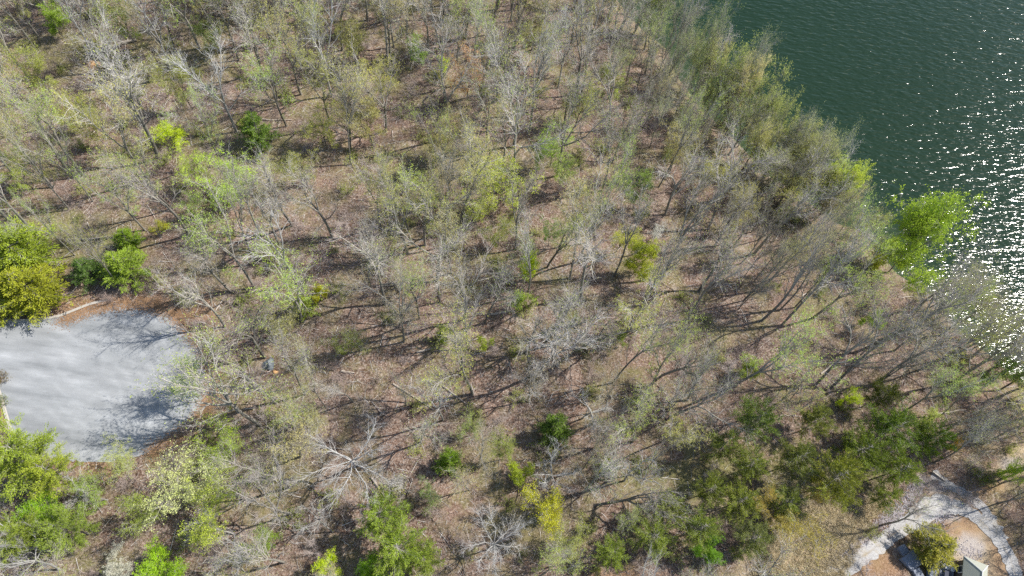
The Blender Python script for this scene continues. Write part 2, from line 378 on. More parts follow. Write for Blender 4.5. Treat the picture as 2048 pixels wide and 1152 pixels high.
# brown leaf drift between upper kerb and asphalt
def drift(pts, name, label, mat, n, size, spread):
    P = resample(poly_world(pts, CUL_Z), .1); i = RNG.integers(0, len(P), n); q = P[i] + RNG.normal(size=(n, 2)) * spread
    mb = MB(); mb.leaves(np.column_stack([q, height(q) + .07 + RNG.random(n) * .03]), size, 0, flat=3.5, D=np.column_stack([RNG.normal(size=(n, 2)), np.zeros(n)]))
    o = link(name, mb.mesh(name, [mat]), kind='stuff'); tag(o, label, 'leaf litter'); return o
M['dryleaf'] = mat_twig('dry_leaf', (.22, .13, .07), (.30, .19, .11))
drift([(120, 640), (160, 625), (190, 614), (240, 606), (300, 608), (345, 625), (380, 655), (410, 700), (426, 750), (420, 800), (396, 845), (350, 880), (300, 905)], 'leaf_litter', 'brown dead leaves drifted along the upper rim of the asphalt', M['dryleaf'], 20000, .085, .75)

DRIVE = [((1560, 1250), 2.6), ((1620, 1190), 2.4), ((1675, 1144), 2.3), ((1737, 1105), 2.1), ((1786, 1068), 2.1), ((1825, 1042), 2.4), ((1856, 1018), 3.2), ((1888, 1008), 2.9), ((1932, 1019), 2.2), ((1961, 1041), 2.1), ((1994, 1076), 2.1), ((2014, 1105), 2.1), ((2031, 1150), 2.2), ((2045, 1230), 2.2), ((2060, 1300), 2.2)]
def ribbon(line, lift, nacross=7, jit=.12):
    C = np.array([[*at(x, y)[:2], w] for (x, y), w in line]); P = resample(C, .5); xy = P[:, :2]; w = P[:, 2]
    t = np.gradient(xy, axis=0); t /= np.linalg.norm(t, axis=1)[:, None]; n = np.column_stack([-t[:, 1], t[:, 0]]); k = len(P)
    u = np.linspace(-.5, .5, nacross); rows = []
    for a in u:
        jj = RNG.normal(size=k) * jit * (abs(a) > .49); rows.append(xy + n * (a * w + jj)[:, None])
    V = np.vstack(rows); Z = height(V) + lift; i = np.arange(k - 1)
    F = np.vstack([np.stack([i + r * k, i + (r + 1) * k, i + 1 + (r + 1) * k, i + 1 + r * k], 1) for r in range(nacross - 1)])
    mb = MB(); mb.add(np.column_stack([V, Z]), F[:, ::-1]); return mb, np.repeat(u, k), V
mb, u, V = ribbon(DRIVE, .06, 13)
me = mb.mesh('gravel_drive', [M['gravel']]); set_attr(me, 'strip', np.clip(1 - abs(np.abs(u) - .0) / .10, 0, 1) * .75 * np.clip(vnoise(V[:, 0], V[:, 1], .6) * .8 + .45, 0, 1)); link('gravel_drive', me, kind='structure')
SPUR = [((1863, 948), 1.3), ((1908, 975), 1.5), ((1934, 992), 1.5), ((1961, 1013), 1.4), ((1990, 1048), 1.1), ((2012, 1078), .8)]
mb, u, V = ribbon(SPUR, .045, 7, .25); me = mb.mesh('gravel_path', [M['gravel']]); set_attr(me, 'strip', np.zeros(len(V))); link('gravel_path', me, kind='structure')

# ------------------------------------------------------------------ rocks, straw, twig litter
def rocks():
    ico_v = []; import itertools
    phi = 1.618; base = np.array([(-1, phi, 0), (1, phi, 0), (-1, -phi, 0), (1, -phi, 0), (0, -1, phi), (0, 1, phi), (0, -1, -phi), (0, 1, -phi), (phi, 0, -1), (phi, 0, 1), (-phi, 0, -1), (-phi, 0, 1)]) / 1.9
    fc = np.array([(0, 11, 5), (0, 5, 1), (0, 1, 7), (0, 7, 10), (0, 10, 11), (1, 5, 9), (5, 11, 4), (11, 10, 2), (10, 7, 6), (7, 1, 8), (3, 9, 4), (3, 4, 2), (3, 2, 6), (3, 6, 8), (3, 8, 9), (4, 9, 5), (2, 4, 11), (6, 2, 10), (8, 6, 7), (9, 8, 1)])
    mb = MB(); n = 0
    strips = [([(1665, 1130), (1708, 1095), (1747, 1056), (1796, 1027), (1822, 990), (1835, 969)], .5, 2300, .10), ([(1835, 969), (1865, 962), (1890, 980)], .5, 500, .06), ([(1905, 1028), (1885, 1033), (1868, 1045)], .4, 140, .11),
              ([(1905, 1095), (1930, 1100), (1955, 1112)], .9, 260, .08), ([(1724, 455), (1745, 478), (1770, 505)], .8, 130, .22), ([(1820, 565), (1900, 645)], .8, 120, .22)]
    for pts, sp, cnt, sz in strips:
        P = np.array([at(x, y)[:2] for x, y in pts]); P = resample(P, .1)
        for _ in range(cnt):
            q = P[RNG.integers(len(P))] + RNG.normal(size=2) * sp; s = sz * RNG.uniform(.5, 1.6)
            v = base * RNG.uniform(.7, 1.25, (12, 1)) * np.array([1, RNG.uniform(.6, 1), RNG.uniform(.4, .8)]) * s
            a = RNG.random() * 6.3; v = v @ np.array([[math.cos(a), math.sin(a), 0], [-math.sin(a), math.cos(a), 0], [0, 0, 1]])
            mb.add(v + np.array([q[0], q[1], zat(*q) + s * .2]), fc)
    o = link('riprap', mb.mesh('riprap', [M['rock']]), kind='stuff'); tag(o, 'purple-grey broken rocks spread beside the gravel drive and shore', 'rocks')
rocks()
def scatter_px(poly, n):
    xs = [p[0] for p in poly]; ys = [p[1] for p in poly]; X = RNG.uniform(min(xs), max(xs), n); Y = RNG.uniform(min(ys), max(ys), n); k = inpoly(X, Y, poly)
    return np.array([at_z(a, b, 7.5) for a, b in zip(X[k], Y[k])])
def straw():
    P = scatter_px(FIELD, 5200); mb = MB(); n = len(P); k = 18
    P = np.repeat(P, k, 0) + RNG.normal(size=(n * k, 2)) * .14; D = np.column_stack([RNG.normal(size=(n * k, 2)) * .30 + [-.12, .05], RNG.uniform(.15, .55, n * k)])
    mb.spikes(np.column_stack([P, height(P)]), D, .025); o = link('dry_grass', mb.mesh('dry_grass', [M['straw']]), kind='stuff'); tag(o, 'tufts of tan dry grass on the slope beside the gravel drive', 'dry grass')
straw()
def wooded(P, edge=1.0):
    z = height(P); px, py = proj(np.column_stack([P, z]))
    ok = inland(P) > edge
    ok &= ~inpoly(px, py, CUL)
    for (x, y), w in DRIVE: ok &= np.hypot(px - x, py - y) > 26
    ok &= ~inpoly(px, py, [(1740, 1140), (1760, 1060), (1850, 1015), (1930, 1020), (2000, 1100), (2020, 1200), (1740, 1200)])
    ok &= ~inpoly(px, py, FIELD)
    return ok, px, py
def litter_twigs():
    n = 110000; P = np.column_stack([RNG.uniform(-130, 125, n), RNG.uniform(-15, 190, n)]); ok, px, py = wooded(P, .5); ok &= (px > -60) & (px < 2110) & (py > -60) & (py < 1210); P = P[ok]; n = len(P)
    L = RNG.exponential(.55, n) + .25; a = RNG.uniform(0, 2 * np.pi, n); D = np.column_stack([np.cos(a) * L, np.sin(a) * L, RNG.normal(size=n) * .1 * L])
    mb = MB(); mb.spikes(np.column_stack([P, height(P) + .06]), D, .016 + .012 * L)
    nzb = vnoise(P[:, 0] + 17, P[:, 1], .17) + .6 * vnoise(P[:, 0], P[:, 1] + 5, .6) + RNG.normal(size=n) * .3; B = P[nzb > .05]; m = 260000
    Q = B[RNG.integers(0, len(B), m)] + RNG.normal(size=(m, 2)) * .45; D = np.column_stack([RNG.normal(size=(m, 2)) * .35, RNG.uniform(.2, 1.3, m)])
    mb.spikes(np.column_stack([Q, height(Q)]), D, .012, 1)
    o = link('twig_litter', mb.mesh('twig_litter', [M['twig'], M['brush']]), kind='stuff'); tag(o, 'fallen twigs and low brush strewn over the brown forest floor', 'brush')
litter_twigs()
def ground_cover():
    n = 230000; P = np.column_stack([RNG.uniform(-130, 125, n), RNG.uniform(-15, 190, n)]); ok, px, py = wooded(P, .3)
    nz = vnoise(P[:, 0], P[:, 1], .22) + .5 * vnoise(P[:, 0] + 40, P[:, 1], .8); ok &= (px > -60) & (px < 2110) & (py > -60) & (py < 1210) & (nz > .35 + RNG.normal(size=len(P)) * .35)
    P = P[ok]; mb = MB(); mb.leaves(np.column_stack([P, height(P) + RNG.random(len(P)) * .35]), .075, 0)
    o = link('ground_cover', mb.mesh('ground_cover', [M['leaf']]), kind='stuff'); o.color = (.40, .44, .10, 1); tag(o, 'low yellow-green ground cover in loose patches on the forest floor', 'ground cover')
ground_cover()

# ------------------------------------------------------------------ tree prototypes
def grow(p, d, L, r0, r1, n, wander, trop, rng):
    pts = [p.copy()]; d = d / np.linalg.norm(d); st = L / n
    for _ in range(n):
        d = d + rng.normal(size=3) * wander; d[2] += trop; d /= np.linalg.norm(d); p = p + d * st; pts.append(p.copy())
    return np.array(pts), np.linspace(r0, r1, n + 1)
def side(d, ang, az):
    d = d / np.linalg.norm(d); ref = np.array([0, 0, 1.]) if abs(d[2]) < .9 else np.array([1., 0, 0]); u = np.cross(d, ref); u /= np.linalg.norm(u); w = np.cross(d, u)
    return d * math.cos(ang) + (u * math.cos(az) + w * math.sin(az)) * math.sin(ang)
def at_t(pts, rr, t):
    k = t * (len(pts) - 1); i = min(int(k), len(pts) - 2); f = k - i; return pts[i] * (1 - f) + pts[i + 1] * f, pts[i + 1] - pts[i], rr[i] * (1 - f) + rr[i + 1] * f
class Tree: pass
PROTO = {}
def finish(name, T, C, barkm, twigm, leafm, H, R, tips=None):
    t = Tree(); t.name = name; t.trunk = T.mesh(name + '_trunk', [barkm], True); t.crown = C.mesh(name + '_crown', [twigm, leafm]) if C.nv else None
    t.H = H; t.R = R; return t
def bare(seed, style, H=20, bark='bark', twig='twig', nleaf=0, lsize=.09, leafm='leaf', dens=1.0):
    rng = np.random.default_rng(seed); T, C = MB(), MB()
    leads = []
    rt = {'spread': .29, 'slender': .20, 'fork': .26, 'dead': .24, 'sapling': .07, 'leafy': .20, 'star': .28, 'bigleaf': .2}[style]
    bp = {'spread': .38, 'slender': .95, 'fork': .42, 'dead': .5, 'sapling': .9, 'leafy': .35, 'star': .72, 'bigleaf': .3}[style]
    pts, rr = grow(np.array([0, 0, -.4]), np.array([rng.normal() * .05, rng.normal() * .05, 1]), H * bp, rt * H / 20, rt * H / 20 * (.75 if bp < .8 else .25), 10, .035, .03, rng)
    rr[0] *= 1.35
    T.tube(pts, rr, 8)
    limbs = []                                                   # (pts, rr, level)
    if bp < .6 or style == 'star':
        nf = {'spread': 4, 'fork': 3, 'dead': 6, 'leafy': 5, 'star': 9, 'bigleaf': 9}[style]; a0 = rng.random() * 6.28
        for i in range(nf):
            ang = {'spread': .55, 'fork': .32, 'dead': .95, 'leafy': .6, 'star': 1.35, 'bigleaf': .75}[style] * rng.uniform(.6, 1.25) * (.35 if i == 0 and style != 'dead' else 1)
            dd = side(pts[-1] - pts[-2], ang, a0 + i * 6.28 / nf + rng.normal() * .3)
            L = H * (1 - bp) * {'spread': 1.0, 'fork': 1.05, 'dead': .8, 'leafy': .95, 'star': 2.5, 'bigleaf': .95}[style] * rng.uniform(.75, 1.1)
            k, s = grow(pts[-1], dd, L, rr[-1] * .78, .03, 9, .13 if style not in ('dead', 'star') else .17, {'dead': 0, 'star': -.035}.get(style, .055), rng); limbs.append((k, s)); T.tube(k, s, 6)
        for i in range({'spread': 3, 'fork': 2, 'dead': 5, 'leafy': 5, 'star': 4, 'bigleaf': 6}[style]):
            p, d, r = at_t(pts, rr, rng.uniform(.55, .95)); dd = side(d, rng.uniform(.8, 1.3), rng.random() * 6.28)
            k, s = grow(p, dd, H * rng.uniform(.15, .32), r * .5, .02, 7, .15, .06, rng); limbs.append((k, s)); T.tube(k, s, 5)
    else:
        for i in range(int(26 if style == 'slender' else 16)):
            tt = rng.uniform(.5, .98) if style == 'slender' else rng.uniform(.25, .98); p, d, r = at_t(pts, rr, tt); dd = side(d, rng.uniform(.35, .8), rng.random() * 6.28)
            k, s = grow(p, dd, H * rng.uniform(.09, .22) * (1.25 - tt * .6), max(r * .5, .03), .012, 6, .12, .07, rng); limbs.append((k, s)); T.tube(k, s, 4)
        limbs.append((pts[6:], rr[6:]))
    sub = []
    for k, s in limbs:
        Lm = np.linalg.norm(k[-1] - k[0]); nb = int(max(4, Lm * (1.5 if bp < .6 else 2.2) * dens))
        for _ in range(nb):
            p, d, r = at_t(k, s, rng.uniform(.22, .98)); dd = side(d, rng.uniform(.4, 1.0), rng.random() * 6.28)
            q, t = grow(p, dd, Lm * rng.uniform(.16, .42) + .3, max(r * .7, .024 * H / 20 + .008), .009, 5, .17, .05 if style != 'dead' else -.01, rng); sub.append((q, t)); (T if Lm > 4 and t[0] > .035 else C).tube(q, t, 4 if t[0] > .03 else 3)
    sub2 = []
    for k, s in sub + [(a[4:], b[4:]) for a, b in limbs]:
        Lm = np.linalg.norm(k[-1] - k[0]); nb = int(3 + Lm * 1.8 * dens)
        for _ in range(nb):
            p, d, r = at_t(k, s, rng.uniform(.15, 1)); dd = side(d, rng.uniform(.35, .95), rng.random() * 6.28); dd /= np.linalg.norm(dd)
            L = Lm * rng.uniform(.18, .45) + .3; sub2.append((p, dd * L, max(r * .55, .013)))
    A = np.array([a for a, _, _ in sub2]); D = np.array([b for _, b, _ in sub2]); r = np.array([c for _, _, c in sub2]); C.spikes(A, D, r * 1.0)
    # finest twigs
    m = 2 if style not in ('dead', 'star') else 2; t = rng.uniform(.2, .95, (len(A), m)); P = (A[:, None] + D[:, None] * t[..., None]).reshape(-1, 3)
    L = np.repeat(np.linalg.norm(D, axis=1), m); DD = np.repeat(D / np.linalg.norm(D, axis=1)[:, None], m, 0) + rng.normal(size=(len(P), 3)) * .65; DD[:, 2] += .15
    DD /= np.linalg.norm(DD, axis=1)[:, None]; DD *= (L * rng.uniform(.3, .7, len(P)) + .12)[:, None]; C.spikes(P, DD, .011)
    tips = np.vstack([P + DD, P + DD * .6, A + D]); allp = np.vstack([tips])
    R = float(np.percentile(np.hypot(allp[:, 0], allp[:, 1]), 93)); Hh = float(np.percentile(allp[:, 2], 99))
    if nleaf:
        i = rng.integers(0, len(tips), nleaf); C.leaves(tips[i] + rng.normal(size=(nleaf, 3)) * lsize * 1.6, lsize, 1)
    return finish(style, T, C, M[bark], M[twig], M[leafm], Hh, R)
def conifer(seed, H=14, kind='cedar', n=9000):
    rng = np.random.default_rng(seed); T, C = MB(), MB()
    pts, rr = grow(np.array([0, 0, -.3]), np.array([0, 0, 1.]), H, .20, .02, 9, .02, .02, rng); T.tube(pts, rr, 7)
    nb = 90 if kind == 'cedar' else 60; Rm = H * (.30 if kind == 'cedar' else .34); P = []; D = []
    for i in range(nb):
        t = rng.uniform(.12 if kind == 'cedar' else .3, .99); p, d, r = at_t(pts, rr, t)
        prof = (1 - t) ** .75 + .1 if kind == 'cedar' else (math.sin(math.pi * min(1, (1.08 - t) / .8) * .72) * .9 + .1)
        L = Rm * prof * rng.uniform(.6, 1.2); az = rng.random() * 6.28
        dd = np.array([math.cos(az), math.sin(az), rng.uniform(.05, .45)]); k, s = grow(p, dd, L, .05, .008, 5, .09, .05, rng); T.tube(k, s, 3)
        for _ in range(int(4 + L * 4)):
            q, d2, r2 = at_t(k, s, rng.uniform(.2, 1)); e = side(d2, rng.uniform(.3, 1.1), rng.random() * 6.28); l = L * rng.uniform(.12, .32) + .15
            C.spikes([q], [e * l], .012, 0); m = max(3, int(n / nb / (4 + L * 4) * 1.0 * L / Rm * 2)); f = rng.uniform(.15, 1.05, m)[:, None]
            P.append(q + e * l * f + rng.normal(size=(m, 3)) * .13); D.append(np.repeat(e[None], m, 0) + np.array([0, 0, .25]))
    P = np.vstack(P); D = np.vstack(D); C.leaves(P, .125, 1, D, .55)
    return finish(kind, T, C, M['bark'], M['twig'], M['needle'], H, float(np.percentile(np.hypot(P[:, 0], P[:, 1]), 95)))
def leafy(seed, H=12, n=9000, lsize=.14): return bare(seed, 'leafy', H, nleaf=n, lsize=lsize, dens=1.15)
def shrub(seed, green=False, H=2.2):
    rng = np.random.default_rng(seed); C = MB(); A = []; D = []; R = []
    for i in range(9):
        az = rng.random() * 6.28; k, s = grow(np.array([rng.normal() * .15, rng.normal() * .15, -.1]), np.array([math.cos(az) * .7, math.sin(az) * .7, 1]), H * rng.uniform(.7, 1.1), .025, .008, 5, .14, .02, rng); C.tube(k, s, 3)
        for _ in range(16):
            p, d, r = at_t(k, s, rng.uniform(.2, 1)); e = side(d, rng.uniform(.3, 1), rng.random() * 6.28); A.append(p); D.append(e * rng.uniform(.3, .9)); R.append(.010)
    A = np.array(A); D = np.array(D); C.spikes(A, D, .012)
    m = 5; P = (A[:, None] + D[:, None] * rng.uniform(.2, .95, (len(A), m))[..., None]).reshape(-1, 3); DD = rng.normal(size=P.shape) * .22; DD[:, 2] += .1; C.spikes(P, DD, .008)
    if green:
        tip = np.vstack([P + DD, P, A + D]); i = rng.integers(0, len(tip), green); C.leaves(tip[i] + rng.normal(size=(green, 3)) * .1, .085, 1)
    t = Tree(); t.name = 'shrub'; t.trunk = None; t.crown = C.mesh('shrub', [M['brush'], M['leaf']]); t.H = H; t.R = H * .65; return t

PR = {
 'spread': [bare(s, 'spread', 21, nleaf=900, lsize=.085, dens=.85) for s in (1, 2, 3, 4)],
 'fork': [bare(s, 'fork', 24, nleaf=800, lsize=.085, dens=.85) for s in (5, 6, 7, 8)],
 'slender': [bare(s, 'slender', 24, nleaf=600, lsize=.08, dens=.85) for s in (9, 10, 11, 12, 13)],
 'budding': [bare(s, st, 20, nleaf=5000, lsize=.08, dens=.8) for s, st in ((14, 'fork'), (15, 'spread'), (16, 'slender'), (17, 'fork'), (18, 'spread'))],
 'dead': [bare(s, 'dead', 13, 'palebark', 'paletwig') for s in (20, 21, 22, 23)],
 'star': [bare(s, 'star', 12, 'palebark', 'paletwig', dens=.9) for s in (27, 28)],
 'pale': [bare(s, st, 19, 'palebark', 'paletwig', nleaf=300, lsize=.08, dens=.75) for s, st in ((24, 'fork'), (25, 'spread'), (26, 'slender'))],
 'sapling': [bare(s, 'sapling', 7, nleaf=g, lsize=.085, dens=1.3) for s, g in ((30, 100), (31, 1500), (32, 2200), (33, 100), (34, 1200))],
 'leafy': [leafy(s, 12, n, .125) for s, n in ((40, 9500), (41, 15000), (42, 7500), (43, 10000))],
 'bigleaf': [bare(48, 'bigleaf', 12, nleaf=30000, lsize=.10, dens=1.2)],
 'hero': [bare(s, 'spread', 21, nleaf=1500, lsize=.11, dens=.75) for s in (51, 52)],
 'misty': [bare(s, 'leafy', 12, nleaf=n, lsize=.088, dens=1.1) for s, n in ((44, 9000), (45, 7500), (46, 10000))],
 'cedar': [conifer(s, 10, 'cedar', 14000) for s in (50, 51, 52)],
 'pine': [conifer(s, 14, 'pine', 17000) for s in (53, 54, 55)],
 'shrub': [shrub(s) for s in (60, 61, 62, 63)],
 'green_shrub': [shrub(s, 900) for s in (64, 65, 66)],
}
NAMES = {'hero': 'bare_tree', 'bigleaf': 'leafy_tree', 'misty': 'leafy_tree', 'star': 'dead_tree', 'spread': 'bare_tree', 'fork': 'bare_tree', 'slender': 'slender_tree', 'budding': 'budding_tree', 'dead': 'dead_tree', 'pale': 'pale_bare_tree', 'sapling': 'sapling', 'leafy': 'leafy_tree',
         'cedar': 'cedar_tree', 'pine': 'pine_tree', 'shrub': 'bare_shrub', 'green_shrub': 'green_shrub'}
CAT = {'slender_tree': 'slender tree', 'bare_tree': 'bare tree', 'budding_tree': 'budding tree', 'dead_tree': 'dead tree', 'pale_bare_tree': 'pale tree', 'sapling': 'sapling', 'leafy_tree': 'leafy tree', 'cedar_tree': 'cedar tree', 'pine_tree': 'pine tree', 'bare_shrub': 'bare shrub', 'green_shrub': 'green shrub'}
GROUP = {'slender_tree': 'tall slender bare trees with long trunks', 'bare_tree': 'grey bare trees of the lakeside wood', 'budding_tree': 'trees with yellow-green spring buds', 'dead_tree': 'bleached sprawling dead trees', 'pale_bare_tree': 'pale-barked bare trees', 'sapling': 'thin saplings of the understory', 'leafy_tree': 'trees in fresh green leaf',
         'cedar_tree': 'bushy cedars', 'pine_tree': 'dark green pines', 'bare_shrub': 'leafless grey-brown shrubs', 'green_shrub': 'small shrubs in young leaf'}
PLACED = []                                                      # (object, kind, x, y, look) for labels
def plant(kind, x, y, Hm=None, Rm=None, color=(.2, .22, .05), lean=(0, 0), label=None, look='', proto=None, rz=None):
    if kind in ('leafy', 'misty') and label: color = (min(.8, color[0] * 1.4), min(.8, color[1] * 1.32), color[2] * 1.3)
    if kind in ('pine', 'cedar'): color = (color[0] * 1.65, color[1] * 1.5, color[2] * 1.4)
    pr = PR[kind][proto if proto is not None else random.randrange(len(PR[kind]))]
    nm = NAMES[kind]; sz = (Hm or pr.H) / pr.H; sr = (Rm / pr.R) if Rm else sz
    z = zat(x, y); rot = (Matrix.Rotation(lean[0], 4, 'X') @ Matrix.Rotation(lean[1], 4, 'Y') @ Matrix.Rotation(random.random() * 6.28 if rz is None else rz, 4, 'Z'))
    if pr.trunk is None:
        root = bpy.data.objects.new(nm, pr.crown); COL.objects.link(root); root.color = (*color, 1)
    else:
        root = bpy.data.objects.new(nm, None); COL.objects.link(root); root.empty_display_size = .3
        t = bpy.data.objects.new('trunk', pr.trunk); COL.objects.link(t); t.parent = root
        c = bpy.data.objects.new('crown', pr.crown); COL.objects.link(c); c.parent = root; c.color = (*color, 1); t.color = (*color, 1)
    root.location = (x, y, z - .05); root.rotation_euler = rot.to_euler(); root.scale = (sr, sr, sz)
    root['category'] = CAT[nm]; root['group'] = GROUP[nm]
    if label: root['label'] = label
    PLACED.append((root, nm, x, y, label, look)); return root

